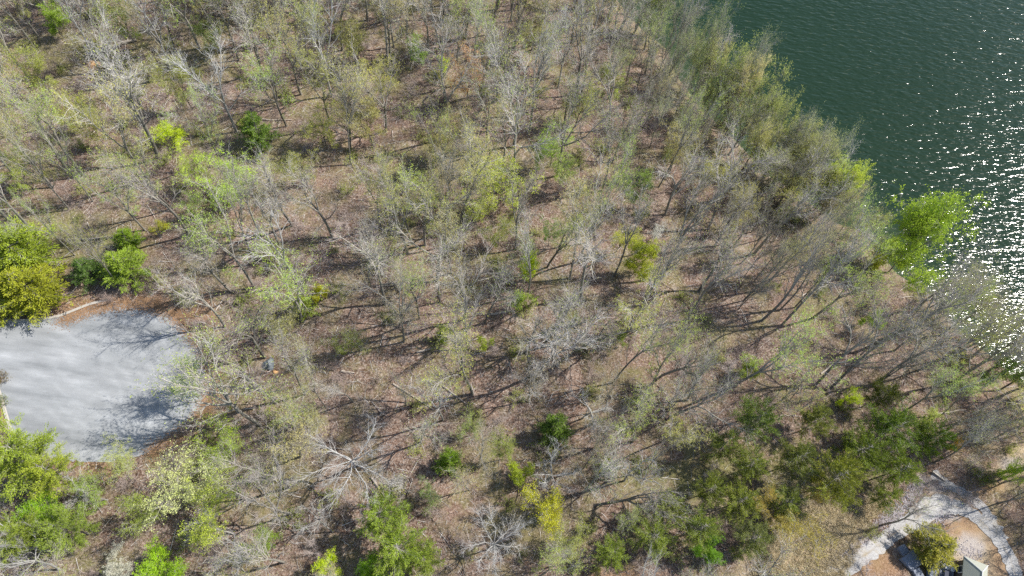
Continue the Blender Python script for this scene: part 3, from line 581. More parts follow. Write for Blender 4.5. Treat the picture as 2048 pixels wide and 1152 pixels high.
# hand-placed leafy trees: kind, crown px, height m, crown radius px, colour, landmark phrase
LIME = (.42, .54, .03); GRN = (.22, .29, .045); YEL = (.36, .36, .07); OLV = (.13, .16, .03); DKG = (.06, .115, .02); GLD = (.36, .30, .05)
LAND = [
 ('leafy', 340, 255, 4, 44, LIME, 'low lime bush-like tree upslope of the cedars'), ('misty', 455, 355, 9, 62, (.34, .50, .06), 'broad soft-green tree above the pale fork'),
 ('bigleaf', 1872, 464, 17, 98, (.37, .50, .055), 'big lime tree leaning over the lake'), ('leafy', 1775, 500, 10, 34, (.38, .42, .05), 'yellow-green tree under the big lime tree'),
 ('misty', 1000, 350, 13, 66, (.42, .52, .06), 'yellow-green tree mid-slope with wide crown'), ('misty', 1110, 282, 10, 34, (.36, .54, .08), 'light green slim tree upslope of the ridge'),
 ('misty', 1078, 308, 8, 22, (.26, .40, .08), 'small light green tree with split top'), ('leafy', 1060, 520, 10, 36, LIME, 'narrow lime tree in the wood centre'),
 ('leafy', 1040, 590, 5, 30, (.30, .42, .05), 'lime sapling at the narrow tree foot'), ('leafy', 1282, 512, 9, 40, (.36, .42, .05), 'round yellow-lime tree by white blossoms'),
 ('misty', 1285, 372, 10, 46, (.20, .30, .06), 'muted green tree above the white blossoms'), ('leafy', 830, 90, 8, 26, (.27, .42, .08), 'small lime tree high in the wood'),
 ('leafy', 885, 125, 4, 14, LIME, 'tiny lime tree beside the orange tree'), ('misty', 935, 138, 11, 44, (.52, .34, .16), 'orange-budded tree high in the wood'),
 ('leafy', 636, 582, 3, 18, (.44, .46, .02), 'small yellow shrub-like tree'), ('cedar', 608, 612, 5, 22, GRN, 'little green cedar by the yellow tree'),
 ('misty', 690, 680, 6, 40, (.20, .25, .045), 'olive green tree right of the cul-de-sac'), ('cedar', 898, 925, 6, 27, (.11, .19, .02), 'dense round green cedar'),
 ('cedar', 1112, 855, 7, 32, (.085, .145, .025), 'dark green cedar in the open wood'), ('pine', 770, 1035, 10, 52, (.14, .21, .03), 'wide green cedar below the dead tree'),
 ('pine', 800, 1105, 11, 58, (.15, .22, .03), 'largest green pine at the bottom'), ('leafy', 1092, 1015, 9, 48, (.40, .42, .04), 'yellow-green tree by the sprawling grey tree'),
 ('misty', 400, 1045, 10, 78, (.36, .44, .07), 'large pale lime tree at lower corner'), ('misty', 365, 965, 10, 72, (.50, .56, .24), 'creamy pale blossoming tree below the cul-de-sac'),
 ('misty', 440, 882, 8, 50, (.30, .42, .05), 'lime tree at the cul-de-sac corner'), ('misty', 372, 740, 11, 30, (.30, .44, .06), 'slim lime tree over the asphalt rim'), ('misty', 360, 775, 9, 24, (.28, .40, .08), 'thin pale lime tree on the asphalt rim'),
 ('misty', 235, 915, 9, 42, (.36, .42, .12), 'pale yellow-green tree below the asphalt'), ('pine', 55, 930, 11, 80, (.17, .24, .03), 'large green pine below the asphalt'),
 ('pine', 120, 950, 10, 50, (.20, .26, .03), 'yellowish pine below the asphalt'), ('leafy', 75, 1020, 6, 40, (.22, .38, .03), 'green tree under the large pine'),
 ('cedar', 30, 500, 10, 66, (.18, .25, .03), 'tall green cedar above the kerb'), ('cedar', 60, 575, 9, 60, (.20, .235, .025), 'golden-green cedar at the kerb'), ('cedar', -10, 600, 9, 55, (.17, .21, .025), 'golden-green cedar cut by the frame'),
 ('cedar', 250, 535, 7, 42, (.15, .23, .03), 'bright green cedar near the asphalt'), ('cedar', 172, 540, 5, 30, (.07, .13, .03), 'dark small cedar near the asphalt'), ('cedar', 255, 480, 5, 26, (.12, .2, .02), 'thin cedar behind the bright cedar'),
 ('leafy', 1703, 795, 7, 20, LIME, 'narrow lime tree above the dark pines'), ('misty', 1868, 838, 9, 32, (.42, .50, .13), 'pale lime tree beside the dark pines'),
 ('misty', 1918, 887, 6, 16, (.50, .36, .04), 'golden small tree near the drive'), ('leafy', 1500, 735, 5, 22, GRN, 'small green tree on the lakeward slope'), ('leafy', 1745, 635, 6, 26, (.26, .38, .04), 'green tree among the slanting trunks'),
 ('pine', 1500, 850, 11, 46, (.10, .15, .03), 'dark pine highest of the pine grove'), ('pine', 1620, 850, 9, 38, (.12, .15, .03), 'olive pine at the grove top'), ('pine', 1748, 800, 9, 32, (.085, .11, .02), 'dusky pine under the narrow lime'),
 ('pine', 1760, 870, 12, 56, (.09, .145, .02), 'biggest dark pine of the grove'), ('pine', 1845, 885, 11, 40, (.075, .125, .015), 'dark pine at the grove lakeward end'), ('pine', 1665, 965, 12, 60, (.14, .17, .025), 'olive-green broad pine above the field'),
 ('pine', 1780, 945, 9, 44, (.11, .16, .02), 'green pine by the broken rocks'), ('pine', 1580, 925, 10, 42, (.11, .14, .03), 'shaggy pine in mid grove'), ('pine', 1490, 935, 9, 36, (.13, .17, .03), 'light pine on the grove edge'),
 ('pine', 1760, 1000, 6, 30, (.14, .19, .03), 'young pine beside the rocks'), ('pine', 1470, 1005, 8, 40, (.14, .18, .03), 'pine touching the field corner'), ('pine', 1390, 1060, 9, 42, (.13, .18, .03), 'fluffy green pine at the bottom'),
 ('leafy', 1425, 1105, 6, 32, (.15, .29, .03), 'bright green bushy tree below the pines'), ('pine', 1330, 1015, 8, 32, (.14, .18, .03), 'thin pine under grey branches'), ('pine', 1500, 1080, 7, 40, (.11, .14, .04), 'grey-green pine over the field'),
 ('misty', 1585, 1045, 8, 62, (.34, .31, .08), 'golden-olive budding tree over the field'), ('misty', 1540, 1000, 8, 36, (.40, .34, .09), 'straw-gold budding tree over the pines'), ('misty', 1640, 985, 8, 22, (.38, .32, .05), 'gold-tipped small tree before the olive pine'),
 ('cedar', 1868, 1090, 6, 44, (.19, .20, .035), 'olive cedar beside the cabin'), ('leafy', 310, 1142, 6, 46, (.26, .42, .03), 'lime tree at the bottom edge'), ('leafy', 650, 1135, 5, 28, LIME, 'small lime tree at the bottom'), ('leafy', 735, 1138, 5, 28, (.2, .36, .03), 'green tree beside the bottom pine'),
 ('misty', 530, 1080, 7, 42, (.21, .32, .04), 'green tree at lower left-centre'), ('cedar', 515, 265, 8, 34, (.10, .17, .03), 'dark green cedar in the upper wood'), ('misty', 1150, 640, 4, 20, GRN, 'green sapling in the trunk shade'),
 ('leafy', 1245, 672, 4, 17, GRN, 'tiny green tree behind dead limbs'), ('misty', 1105, 455, 8, 28, (.2, .34, .06), 'green tree beside the dark trunks'), ('leafy', 320, 452, 3, 18, (.34, .36, .04), 'small yellow bush near the cedars'),
 ('leafy', 95, 28, 8, 42, (.24, .36, .05), 'green tree in the upper corner'), ('misty', 410, 60, 9, 34, (.26, .34, .09), 'pale green tree beyond the felled log'), ('leafy', 1700, 365, 10, 38, (.34, .42, .05), 'yellow-lime tree on the shore'),
 ('misty', 1480, 135, 15, 54, (.28, .34, .10), 'yellow-budded tree at the shore bend'), ('misty', 1530, 195, 14, 44, (.26, .31, .10), 'olive-gold tree at the shore bend'), ('misty', 1600, 300, 15, 56, (.27, .30, .11), 'wide straw-coloured shore tree'),
 ('misty', 1650, 350, 14, 46, (.29, .31, .09), 'golden shore tree by the yellow-lime'), ('misty', 1470, 245, 7, 14, (.66, .68, .58), 'white blossoming tree near the shore'), ('misty', 1318, 460, 6, 20, (.62, .62, .56), 'white blossoming tree in the wood'),
 ('leafy', 220, 1138, 4, 40, (.44, .46, .38), 'white flowering tree at the bottom edge'), ('leafy', 2035, 940, 8, 22, (.36, .50, .04), 'lime tree above the drive at the frame'), ('leafy', 2015, 740, 10, 30, (.13, .22, .04), 'dark green tree by the water'),
 ('misty', 540, 500, 5, 30, (.22, .27, .06), 'olive bush near the forked trunk'), ('leafy', 1040, 950, 4, 28, (.30, .38, .04), 'lime bush near the bottom cedar'), ('leafy', 970, 685, 4, 16, (.32, .42, .03), 'small lime bush by fallen logs'),
 ('leafy', 885, 665, 4, 20, (.22, .3, .04), 'small green bush by fallen logs'), ('misty', 860, 985, 6, 30, (.26, .36, .1), 'pale green tree by the dense cedar'), ('misty', 940, 855, 6, 28, (.28, .36, .1), 'pale green tree above the dense cedar'),
 ('misty', 1230, 150, 9, 34, (.30, .38, .07), 'yellow-green tree in the upper right wood'), ('misty', 180, 250, 8, 36, (.32, .34, .08), 'olive-yellow tree below the felled log'), ('misty', 380, 400, 6, 26, (.28, .40, .07), 'pale lime tree left of the broad green'),
]
def PRW(kd, H): q = PR[kd][0]; return q.R * H / q.H * random.uniform(.55, .85)
LAND += [('pine', 150, 1060, 9, 50, (.13, .19, .03), 'dim green pine in the lower corner thicket'), ('pine', 45, 1075, 8, 50, (.15, .21, .03), 'green pine near the corner by pale trunks'), ('misty', 280, 1010, 9, 50, (.26, .33, .06), 'olive tree between pine and blossom tree'),
 ('misty', 170, 985, 8, 44, (.25, .36, .06), 'misty green tree beside the yellowish pine'), ('pine', 1420, 980, 8, 38, (.13, .17, .03), 'loose pine left in the grove'), ('pine', 1560, 1010, 8, 40, (.12, .16, .03), 'pine behind the golden-olive tree'), ('pine', 1700, 910, 11, 48, (.10, .145, .02), 'dark pine filling the grove middle'),
 ('pine', 1445, 900, 9, 36, (.12, .16, .03), 'olive pine left of the grove top'), ('pine', 1300, 1075, 8, 44, (.13, .18, .03), 'soft green pine under curved limbs'), ('pine', 1220, 1110, 7, 34, (.14, .2, .03), 'small pine at the bottom centre'), ('pine', 850, 1120, 8, 36, (.15, .21, .03), 'yellowish pine hugging the largest green pine'),
 ('misty', 1010, 900, 8, 34, (.28, .34, .08), 'misty tree upslope of lime bush'), ('budding', 1380, 90, 12, 46, (.28, .34, .10), 'grey-green tree over the shallows'), ('budding', 1450, 60, 13, 52, (.26, .32, .12), 'large grey-green tree over the lake corner'), ('budding', 1500, 110, 12, 40, (.26, .30, .14), 'grey-green tree at the outermost shore'),
 ('misty', 1570, 235, 12, 42, (.28, .33, .10), 'yellowish shore tree past the bend'), ('misty', 1625, 300, 11, 40, (.29, .32, .11), 'golden-olive tree before silver twigs'), ('misty', 1540, 300, 12, 48, (.34, .38, .10), 'straw-green tree just inland of the shore'), ('misty', 1660, 400, 11, 46, (.30, .28, .14), 'brownish tree inland of the yellow-lime'), ('misty', 1590, 380, 11, 46, (.33, .35, .10), 'pale olive tree inland of the wide shore tree')]
LAND += [('misty', 60, 130, 11, 50, (.30, .35, .08), 'olive misty tree at the upper corner'), ('misty', 235, 25, 12, 44, (.30, .38, .08), 'yellow-green misty tree at the top left edge'), ('misty', 350, 150, 12, 44, (.32, .36, .10), 'misty tree right of the felled log'),
 ('misty', 590, 330, 9, 40, (.30, .33, .08), 'olive misty tree by the white spreading top'), ('misty', 735, 230, 12, 50, (.38, .38, .14), 'straw-coloured misty tree in the upper wood'), ('misty', 880, 265, 12, 56, (.40, .38, .16), 'buff misty tree below the orange-budded one'),
 ('misty', 1165, 190, 12, 44, (.32, .35, .10), 'olive misty tree in the upper right wood'), ('misty', 860, 380, 9, 40, (.34, .37, .10), 'misty tree left of the wide crown'), ('misty', 1000, 455, 8, 40, (.28, .34, .06), 'olive tree downslope of the wide crown'),
 ('misty', 700, 60, 12, 44, (.34, .36, .11), 'misty tree at the top edge middle'), ('misty', 1080, 60, 13, 50, (.32, .34, .12), 'grey-olive misty tree at the top edge'), ('budding', 1310, 30, 13, 46, (.28, .35, .12), 'grey-green misty tree at the lake inlet'),
 ('budding', 1410, 130, 13, 44, (.28, .34, .11), 'grey-green tree over the sandy bend'), ('budding', 1480, 30, 13, 44, (.28, .33, .13), 'silver-green tree at the lake corner edge'), ('misty', 1360, 290, 11, 40, (.34, .33, .12), 'buff misty tree among lakeside trunks'),
 ('misty', 1490, 400, 11, 46, (.36, .36, .10), 'yellowish misty tree upslope of the bank'), ('misty', 560, 640, 7, 40, (.32, .33, .12), 'buff misty tree right of the asphalt'),
 ('misty', 1140, 1080, 8, 40, (.30, .35, .08), 'misty tree at the bottom centre edge'), ('misty', 620, 830, 8, 44, (.32, .33, .14), 'pale misty tree above the star-like tree')]
NEWL = {q[6] for q in LAND[-45:]}
LAND += [('misty', 130, 210, 9, 44, (.40, .46, .07), 'lime-olive misty tree left of the low lime tree'), ('misty', 380, 330, 8, 36, (.38, .50, .07), 'soft lime tree beside the broad green'), ('misty', 1130, 330, 9, 36, (.36, .48, .10), 'soft green tree downslope of slim twins'),
 ('misty', 760, 150, 10, 40, (.44, .46, .12), 'soft yellow tree upslope in the middle'), ('misty', 960, 400, 9, 40, (.40, .48, .07), 'lime mist under the wide crown'), ('misty', 1245, 470, 8, 34, (.44, .48, .10), 'yellow mist beside the round yellow-lime'),
 ('misty', 640, 250, 9, 36, (.40, .44, .10), 'yellow-green mist near the tall grey'), ('misty', 1430, 330, 9, 38, (.42, .44, .12), 'yellow-olive mist inland of the bank'), ('misty', 20, 330, 9, 44, (.30, .38, .06), 'green tree cut by the upper left frame'), ('misty', 430, 940, 7, 36, (.36, .46, .08), 'lime mist behind the corner lime')]
LM = []; GUARD = []
for kd, px, py, H, rpx, colr, ph in LAND:
    hf = .42 if kd in ('pine', 'cedar') else .72; p = at(px, py, H * hf)
    while inland((p.x, p.y))[0] < 1.0 and H < 26 and 0 < py < 700: H += 1; p = at(px, py, H * hf)
    R = rpx * mpp(px, py, 8 + H * hf) * (.95 if kd == 'pine' else 1); o = plant(kd, p.x, p.y, H, R, colr, label=ph, look='lm')
    LM.append((ph, p.x, p.y, o, R)); GUARD.append((px, py, rpx * .8, (.3 if ph in NEWL else .7) if kd == 'misty' else .88))
# hand-placed bare trees: kind, base px, height, phrase, lean (towards px dx,dy) m
BARE = [
 ('star', 716, 932, 12, 'white dead tree with limbs sprawling star-like', (0, 0), 0), ('star', 985, 1098, 10, 'second white sprawling dead tree at the bottom', (0, 0), 1), ('dead', 665, 1065, 8, 'arched bleached dead tree drooping over brush', (-.35, .1), 2),
 ('dead', 1090, 965, 9, 'pale dead tree with upswept limbs', (0, 0), 3), ('pale', 597, 568, 19, 'pale forked tree leaning to the upper left', (-.12, .1), 0), ('fork', 665, 474, 20, 'tall grey tree with white spreading top', (-.05, .1), 0),
 ('pale', 473, 263, 20, 'pale tall tree leaning past the felled log', (-.1, .05), 1), ('pale', 137, 383, 22, 'pale tall leaning tree above the cedars', (-.15, .05), 2), ('pale', 183, 434, 22, 'tall grey tree whose foot stands in leaves', (-.15, .1), 2),
 ('slender', 147, 187, 21, 'dark slim tree near the felled log', (-.05, .02), 0), ('spread', 875, 562, 17, 'wide forked tree with ivy foot', (0, 0), 0), ('spread', 797, 655, 12, 'dark crooked tree mid-wood', (.1, 0), 1), ('fork', 772, 610, 20, 'grey multi-stem tree mid-wood', (-.03, .05), 1),
 ('spread', 1054, 707, 14, 'leaning dark tree with arched top', (.12, 0), 2), ('spread', 1100, 668, 16, 'broad dark tree with fanning crown', (.18, .1), 3), ('fork', 1287, 611, 18, 'Y-shaped dark tree on the slope', (.05, .1), 2), ('fork', 1397, 584, 20, 'dark tall tree with silver twigs', (.1, .1), 3),
 ('spread', 1155, 700, 15, 'crooked grey tree ending in white spray', (.45, .05), 0), ('spread', 1325, 750, 15, 'curved dark tree arching lakewards', (.4, .1), 1), ('fork', 1160, 990, 16, 'dark twin-limbed tree near the bottom', (.25, .15), 0), ('spread', 1190, 1010, 16, 'grey tree with long lakeward limbs', (.55, .1), 1),
 ('spread', 1350, 830, 16, 'heavy leaning tree above the pines', (.4, .12), 3), ('fork', 1330, 430, 18, 'dark wide fork above the slope', (.05, .1), 1), ('slender', 1270, 150, 19, 'straight dark tree near the shore bend', (.02, 0), 1),
 ('fork', 685, 100, 18, 'dark vase-shaped tree at the upper edge', (0, 0), 2), ('fork', 858, 110, 18, 'dark forked tree above the small lime', (0, 0), 3), ('spread', 770, 262, 17, 'wide fan-shaped grey tree in the upper wood', (0, 0), 2), ('fork', 525, 150, 20, 'tall grey tree at the top edge', (0, 0), 0),
 ('hero', 520, 850, 21, 'pale slim tree at the asphalt corner', (-.3, .1), 1), ('hero', 552, 805, 21, 'grey tree casting its shadow on asphalt', (-.15, .0), 1), ('hero', 530, 715, 20, 'grey budding tree by the asphalt rim', (-.1, .0), 0), ('fork', 450, 655, 17, 'grey tree upslope of the asphalt rim', (-.1, .0), 3),
 ('pale', 467, 1068, 9, 'white trunk under the blossoming tree', (-.3, .1), 0), ('dead', 215, 1000, 8, 'bleached tree fanning below the asphalt', (-.4, 0), 0), ('dead', 120, 1140, 9, 'curly bleached tree at the bottom corner', (-.2, .1), 1), ('pale', 110, 1103, 14, 'thick pale leaning trunk at bottom corner', (-.5, 0), 1),
 ('spread', 1440, 400, 17, 'tangled dark tree nearing the shore', (.05, .1), 0), ('fork', 1130, 250, 17, 'dark tree below the upper shore', (.03, 0), 3), ('pale', 1602, 396, 16, 'silver bare tree over the water', (.15, .1), 1), ('pale', 1522, 360, 14, 'silver twiggy tree on the shoreline', (.1, .05), 0),
 ('slender', 1300, 172, 20, 'first dark trunk in the shore bend row', (.02, 0), 0), ('slender', 1330, 190, 20, 'second dark trunk in the shore bend row', (.03, 0), 1), ('slender', 1368, 172, 19, 'dark trunk leaning by the driftwood stick', (.03, 0), 2), ('fork', 1392, 205, 20, 'forked dark tree beside the driftwood stick', (.03, 0), 1),
 ('slender', 1415, 240, 19, 'slim dark tree past the sandy bend', (.04, 0), 3), ('fork', 1452, 262, 18, 'forked tree past the sandy bend', (.06, 0), 2), ('slender', 1240, 140, 20, 'straight slim tree inland of the bend row', (0, 0), 2), ('slender', 1205, 120, 20, 'slim dark tree at the upper wood edge', (0, 0), 0),
]
for kd, px, py, H, ph, lean, pi_ in BARE:
    p = at(px, py); o = plant(kd, p.x, p.y, H, None, (.46, .54, .14), (-lean[1], lean[0]), label=ph, look='lm', proto=pi_ % len(PR[kd]))
    LM.append((ph, p.x, p.y, o, 3)); t_ = proj([[p.x + lean[0] * H * .7, p.y + lean[1] * H * .7, p.z + H * .75]]); GUARD.append((t_[0][0], t_[1][0], 85 if kd == 'star' else 45, .95 if kd == 'star' else .3))

# filler: blue-noise in the wood
OCC = [(x, y, r * .55 + .6) for ph, x, y, o, r in LM]
def try_pts(n, mind, region, edge=1.0, seed=0):
    rng = np.random.default_rng(seed); out = []; cell = {}
    P = np.column_stack([rng.uniform(-135, 150, n), rng.uniform(-20, 200, n)]); ok, px, py = wooded(P, edge); u = rng.random(n)
    w = region(px, py, P); ok &= w > u
    for i in np.nonzero(ok)[0]:
        x, y = P[i]; c = (int(x // mind), int(y // mind)); bad = False
        for a in (-1, 0, 1):
            for b in (-1, 0, 1):
                for q in cell.get((c[0] + a, c[1] + b), ()):
                    if (q[0] - x) ** 2 + (q[1] - y) ** 2 < mind * mind: bad = True; break
                if bad: break
            if bad: break
        if bad: continue
        cell.setdefault(c, []).append((x, y)); out.append((x, y, px[i], py[i]))
    return out
def frame_w(px, py, m=60, mr=200): return ((px > -m) & (px < 2048 + mr) & (py > -m) & (py < 1152 + 130)).astype(float)
def reg_tree(px, py, P):
    w = frame_w(px, py) * np.where((py > 560) & (px < 1350), .72, 1) * np.where((px > 425) & (px < 640) & (py > 600) & (py < 900), .3, 1); w *= np.where((px < 460) & (py > 420), .25, 1); w *= np.where((px > 1420) & (px < 1900) & (py > 830), .2, 1)
    w *= np.where((py > 700) & (px < 1400), .75, 1); return w
WATER_PX = [(1500, -80), (1500, 20), (1530, 90), (1555, 160), (1615, 190), (1650, 240), (1745, 270), (1750, 340), (1732, 400), (1760, 430), (1820, 390), (1935, 400), (1955, 490), (2010, 540), (2060, 590), (2400, 640), (2400, -80)]
def fits(kd, x, y, H, ln, guard=True, rng=random):
    """the height at which a tree at x, y covers neither open water nor a landmark tree; None if there is none"""
    z = zat(x, y); base = proj([[x, y, z]])
    for _ in range(6):
        a, b = proj([[x + ln[1] * H * .95, y - ln[0] * H * .95, z + H * .95], [x + ln[1] * H * .6, y - ln[0] * H * .6, z + H * .6]])
        dx, dy = a[0] - base[0][0], b[0] - base[1][0]; n = math.hypot(dx, dy) + 1e-6; ex = 12
        if not inpoly([a[0] + dx / n * ex + 8, a[0] + 8], [b[0] + dy / n * ex, b[0]], WATER_PX).any(): break
        H *= .84
    else: return None
    if H < 5 or (inpoly([a[0], a[1]], [b[0], b[1]], CUL).any() and rng.random() < .85): return None
    for gx, gy, gr, pr in (GUARD if guard else [g for g in GUARD if g[3] > .8]):
        for i in range(2):
            if (a[i] - gx) ** 2 + (b[i] - gy) ** 2 < (gr + (34 if gr > 80 else 18)) ** 2 and rng.random() < pr: return None
    return H
lake_dir = np.array([.75, .66])
for x, y, px, py in try_pts(90000, 3.2, reg_tree, 1.5, 3):
    if any((x - a) ** 2 + (y - b) ** 2 < r * r for a, b, r in OCC): continue
    d = float(inland((x, y))[0]); right = max(0, 1 - d / 14); u = random.random()
    ln = (random.gauss(0, .05) - .22 * right * lake_dir[1], random.gauss(0, .05) + .22 * right * lake_dir[0])
    H = random.uniform(18, 26)
    if right > .3: kd = random.choices(['slender', 'fork', 'budding', 'spread'], [3, 2, 5, .3])[0]; H = random.uniform(15, 22)
    elif px < 480 and py < 450: kd = random.choices(['slender', 'pale', 'fork', 'budding'], [5, 1.2, 2, 3.6])[0]; H = random.uniform(19, 25)
    elif py > 800: kd = random.choices(['dead', 'fork', 'spread', 'budding', 'slender', 'pale'], [.18 if px < 1300 else 0, 1.5, 2, 3.5, .8, .7])[0]; H = random.uniform(11, 19)
    elif px > 1250 and py <= 800: kd = random.choices(['slender', 'fork', 'spread', 'budding'], [8, 3, .6, 1.6])[0]; H = random.uniform(20, 27); t_ = random.uniform(.04, .16); ln = (ln[0] - t_ * .66, ln[1] + t_ * .75)
    else: kd = random.choices(['slender', 'fork', 'spread', 'budding', 'pale'], [4.5, 3, 1.1, 3.6, .5])[0]
    H = fits(kd, x, y, H, ln)
    if H is None: continue
    c = random.choice([(.52, .54, .13), (.58, .56, .17), (.45, .54, .12), (.60, .54, .22), (.52, .44, .22), (.50, .66, .11), (.46, .60, .12), (.56, .66, .13)])
    look = {'slender': 'slim bare tree', 'fork': 'forked bare tree', 'spread': 'wide bare tree', 'budding': 'yellow-budded tree', 'pale': 'pale bare tree', 'dead': 'bleached dead tree'}[kd]
    plant(kd, x, y, H * (.6 if kd == 'dead' else 1), PRW(kd, H), c, ln, look=look)
for x, y, px, py in try_pts(60000, 3.4, lambda px, py, P: ((px > 1200) & (px < 2200) & (py > 60) & (py < 840 + (px > 1880) * 260)).astype(float), 1.5, 21)[:120]:
    t_ = random.uniform(.05, .2); ln = (-t_ * .66 + random.gauss(0, .03), t_ * .75 + random.gauss(0, .03)); kd = random.choices(['slender', 'fork', 'budding'], [5, 2, 1.5])[0]; H = fits(kd, x, y, random.uniform(15, 25), ln)
    if H: plant(kd, x, y, H, PRW(kd, H) * .8, random.choice([(.50, .48, .20), (.46, .54, .14)]), ln, look={'slender': 'thin leaning bare tree', 'fork': 'narrow leaning forked tree', 'budding': 'narrow leaning budded tree'}[kd])
for i in range(200):                                              # the dense row of trees leaning out over the shore
    t = i / 200 * (len(SH) - 6) + 2.0; k = int(t); q = SH[k] * (1 - t + k) + SH[k + 1] * (t - k); nrm = np.array([-(SH[k + 1] - SH[k])[1], (SH[k + 1] - SH[k])[0]]); nrm /= np.linalg.norm(nrm)
    if inland(q + nrm)[0] > 0: nrm = -nrm
    q = q - nrm * random.uniform(.3, 9) + RNG.normal(size=2) * .4; a, b = proj([[*q, 1]]); up = b[0] < 480; kd = random.choices(['budding', 'fork', 'slender', 'sapling'], [3, 3, 2, 2] if up else [2, 3, 4, 2])[0]
    if not (-60 < b[0] < 900) or a[0] < 1180: continue
    H = random.uniform(9, 20) if kd != 'sapling' else random.uniform(5, 9); ln = random.uniform(.05, .3); H = fits(kd, q[0], q[1], H, (-ln * nrm[1], ln * nrm[0]), False)
    if H is None: continue
    plant(kd, q[0], q[1], H, None, random.choice([(.50, .50, .12), (.46, .52, .10), (.56, .50, .14), (.44, .44, .2)]), (-ln * nrm[1], ln * nrm[0]), look={'budding': 'yellow-budded shore tree', 'fork': 'forked shore tree', 'slender': 'slim shore tree', 'sapling': 'young shore sapling'}[kd])
EDGE = resample([(1395, -30), (1450, 5), (1490, 45), (1512, 95), (1528, 150), (1550, 178), (1590, 205), (1625, 255), (1690, 285), (1718, 330), (1705, 395), (1690, 430)], 13)
for rowi, (off, step) in enumerate(((18, 1), (66, 1), (120, 1), (165, 1))):        # the leafy and bare fringe whose crowns stand over the bank
    for i in range(rowi % 2, len(EDGE), 2):
        ex, ey = EDGE[i] + RNG.normal(size=2) * 7; dx, dy = ex - NADIR[0], ey - NADIR[1]; n = math.hypot(dx, dy); ex -= dx / n * off + off * .35; ey -= dy / n * off - off * .2; H = random.uniform(12, 17)
        p = at(ex, ey, H * .75)
        while inland((p.x, p.y))[0] < .8 and H < 24: H += 1; p = at(ex, ey, H * .75)
        if inland((p.x, p.y))[0] < .4: continue
        kd = random.choices(['misty', 'budding', 'fork', 'slender', 'pale', 'spread'], [1.6, 2.2, 3.2, 2, 1.2, 2] if rowi < 2 else [.3, 1, 3, 3, .6, 2])[0]
        c = random.choice([(.50, .54, .22), (.56, .54, .22), (.46, .50, .24), (.60, .54, .26), (.50, .60, .16)])
        plant(kd, p.x, p.y, H, (random.uniform(24, 36) * mpp(ex, ey, 8 + H * .7)), c, look={'misty': 'olive-leaved bank tree', 'budding': 'yellow-budded bank tree', 'pale': 'pale bare bank tree'}.get(kd, 'grey bare bank tree'))
for ex, ey in [(1270, -35), (1305, -5), (1280, 70), (1340, 80), (1318, 115), (1250, -20), (1285, 15), (1262, 45), (1320, 55), (1300, 95), (1350, 100), (1390, 55), (1365, 5), (1330, 140), (1410, 100), (1330, -15), (1378, 160), (1290, 140), (1235, 60), (1240, 110), (1425, 175), (1200, 5)]:
    H = random.uniform(13, 18); p = at(ex, ey, H * .75)
    while inland((p.x, p.y))[0] < .8 and H < 24: H += 1; p = at(ex, ey, H * .75)
    kd = random.choice(['budding', 'fork', 'misty', 'spread', 'budding', 'fork'])
    plant(kd, p.x, p.y, H, random.uniform(26, 38) * mpp(ex, ey, 20), random.choice([(.46, .54, .16), (.40, .46, .2), (.50, .56, .2)]), look={'misty': 'leafy inlet tree', 'budding': 'yellow-budded inlet tree'}.get(kd, 'bare inlet tree'))
def reg_sap(px, py, P): return frame_w(px, py, 20, 20) * (.35 + .65 * (vnoise(P[:, 0], P[:, 1], .12) > -.2)) * np.where((px > 1500) & (py > 850), .3, 1)
for x, y, px, py in try_pts(9000, 5.4, reg_sap, .8, 5)[:272]:
    k = random.randrange(5); c = random.choice([(.46, .50, .11), (.40, .48, .09), (.50, .48, .15), (.32, .46, .08)])
    plant('sapling', x, y, random.uniform(3.5, 8), None, c, (random.gauss(0, .08), random.gauss(0, .08)), proto=k, look='thin bare sapling' if k in (0, 3) else 'thin green-flecked sapling')
for x, y, px, py in try_pts(9000, 5.0, lambda px, py, P: frame_w(px, py, 10, 10) * (.4 + .6 * (vnoise(P[:, 0] + 9, P[:, 1], .1) > -.1)), .6, 7)[:295]:
    plant('shrub', x, y, random.uniform(1.2, 2.8), random.uniform(1.1, 2.4), (.2, .2, .1), look='twiggy grey-brown shrub')
def reg_gs(px, py, P): return frame_w(px, py, 10, 10) * np.where((py > 800) | (px < 500), .8, .35) * (.3 + .7 * (vnoise(P[:, 0] + 30, P[:, 1], .09) > 0))
for x, y, px, py in try_pts(7000, 5.6, reg_gs, .6, 8)[:220]:
    c = random.choice([(.30, .36, .06), (.38, .42, .09), (.24, .29, .06), (.42, .45, .13), (.18, .22, .05)])
    plant('green_shrub', x, y, random.uniform(.9, 2.4), random.uniform(.8, 2.0), c, look='small green-leaved shrub')

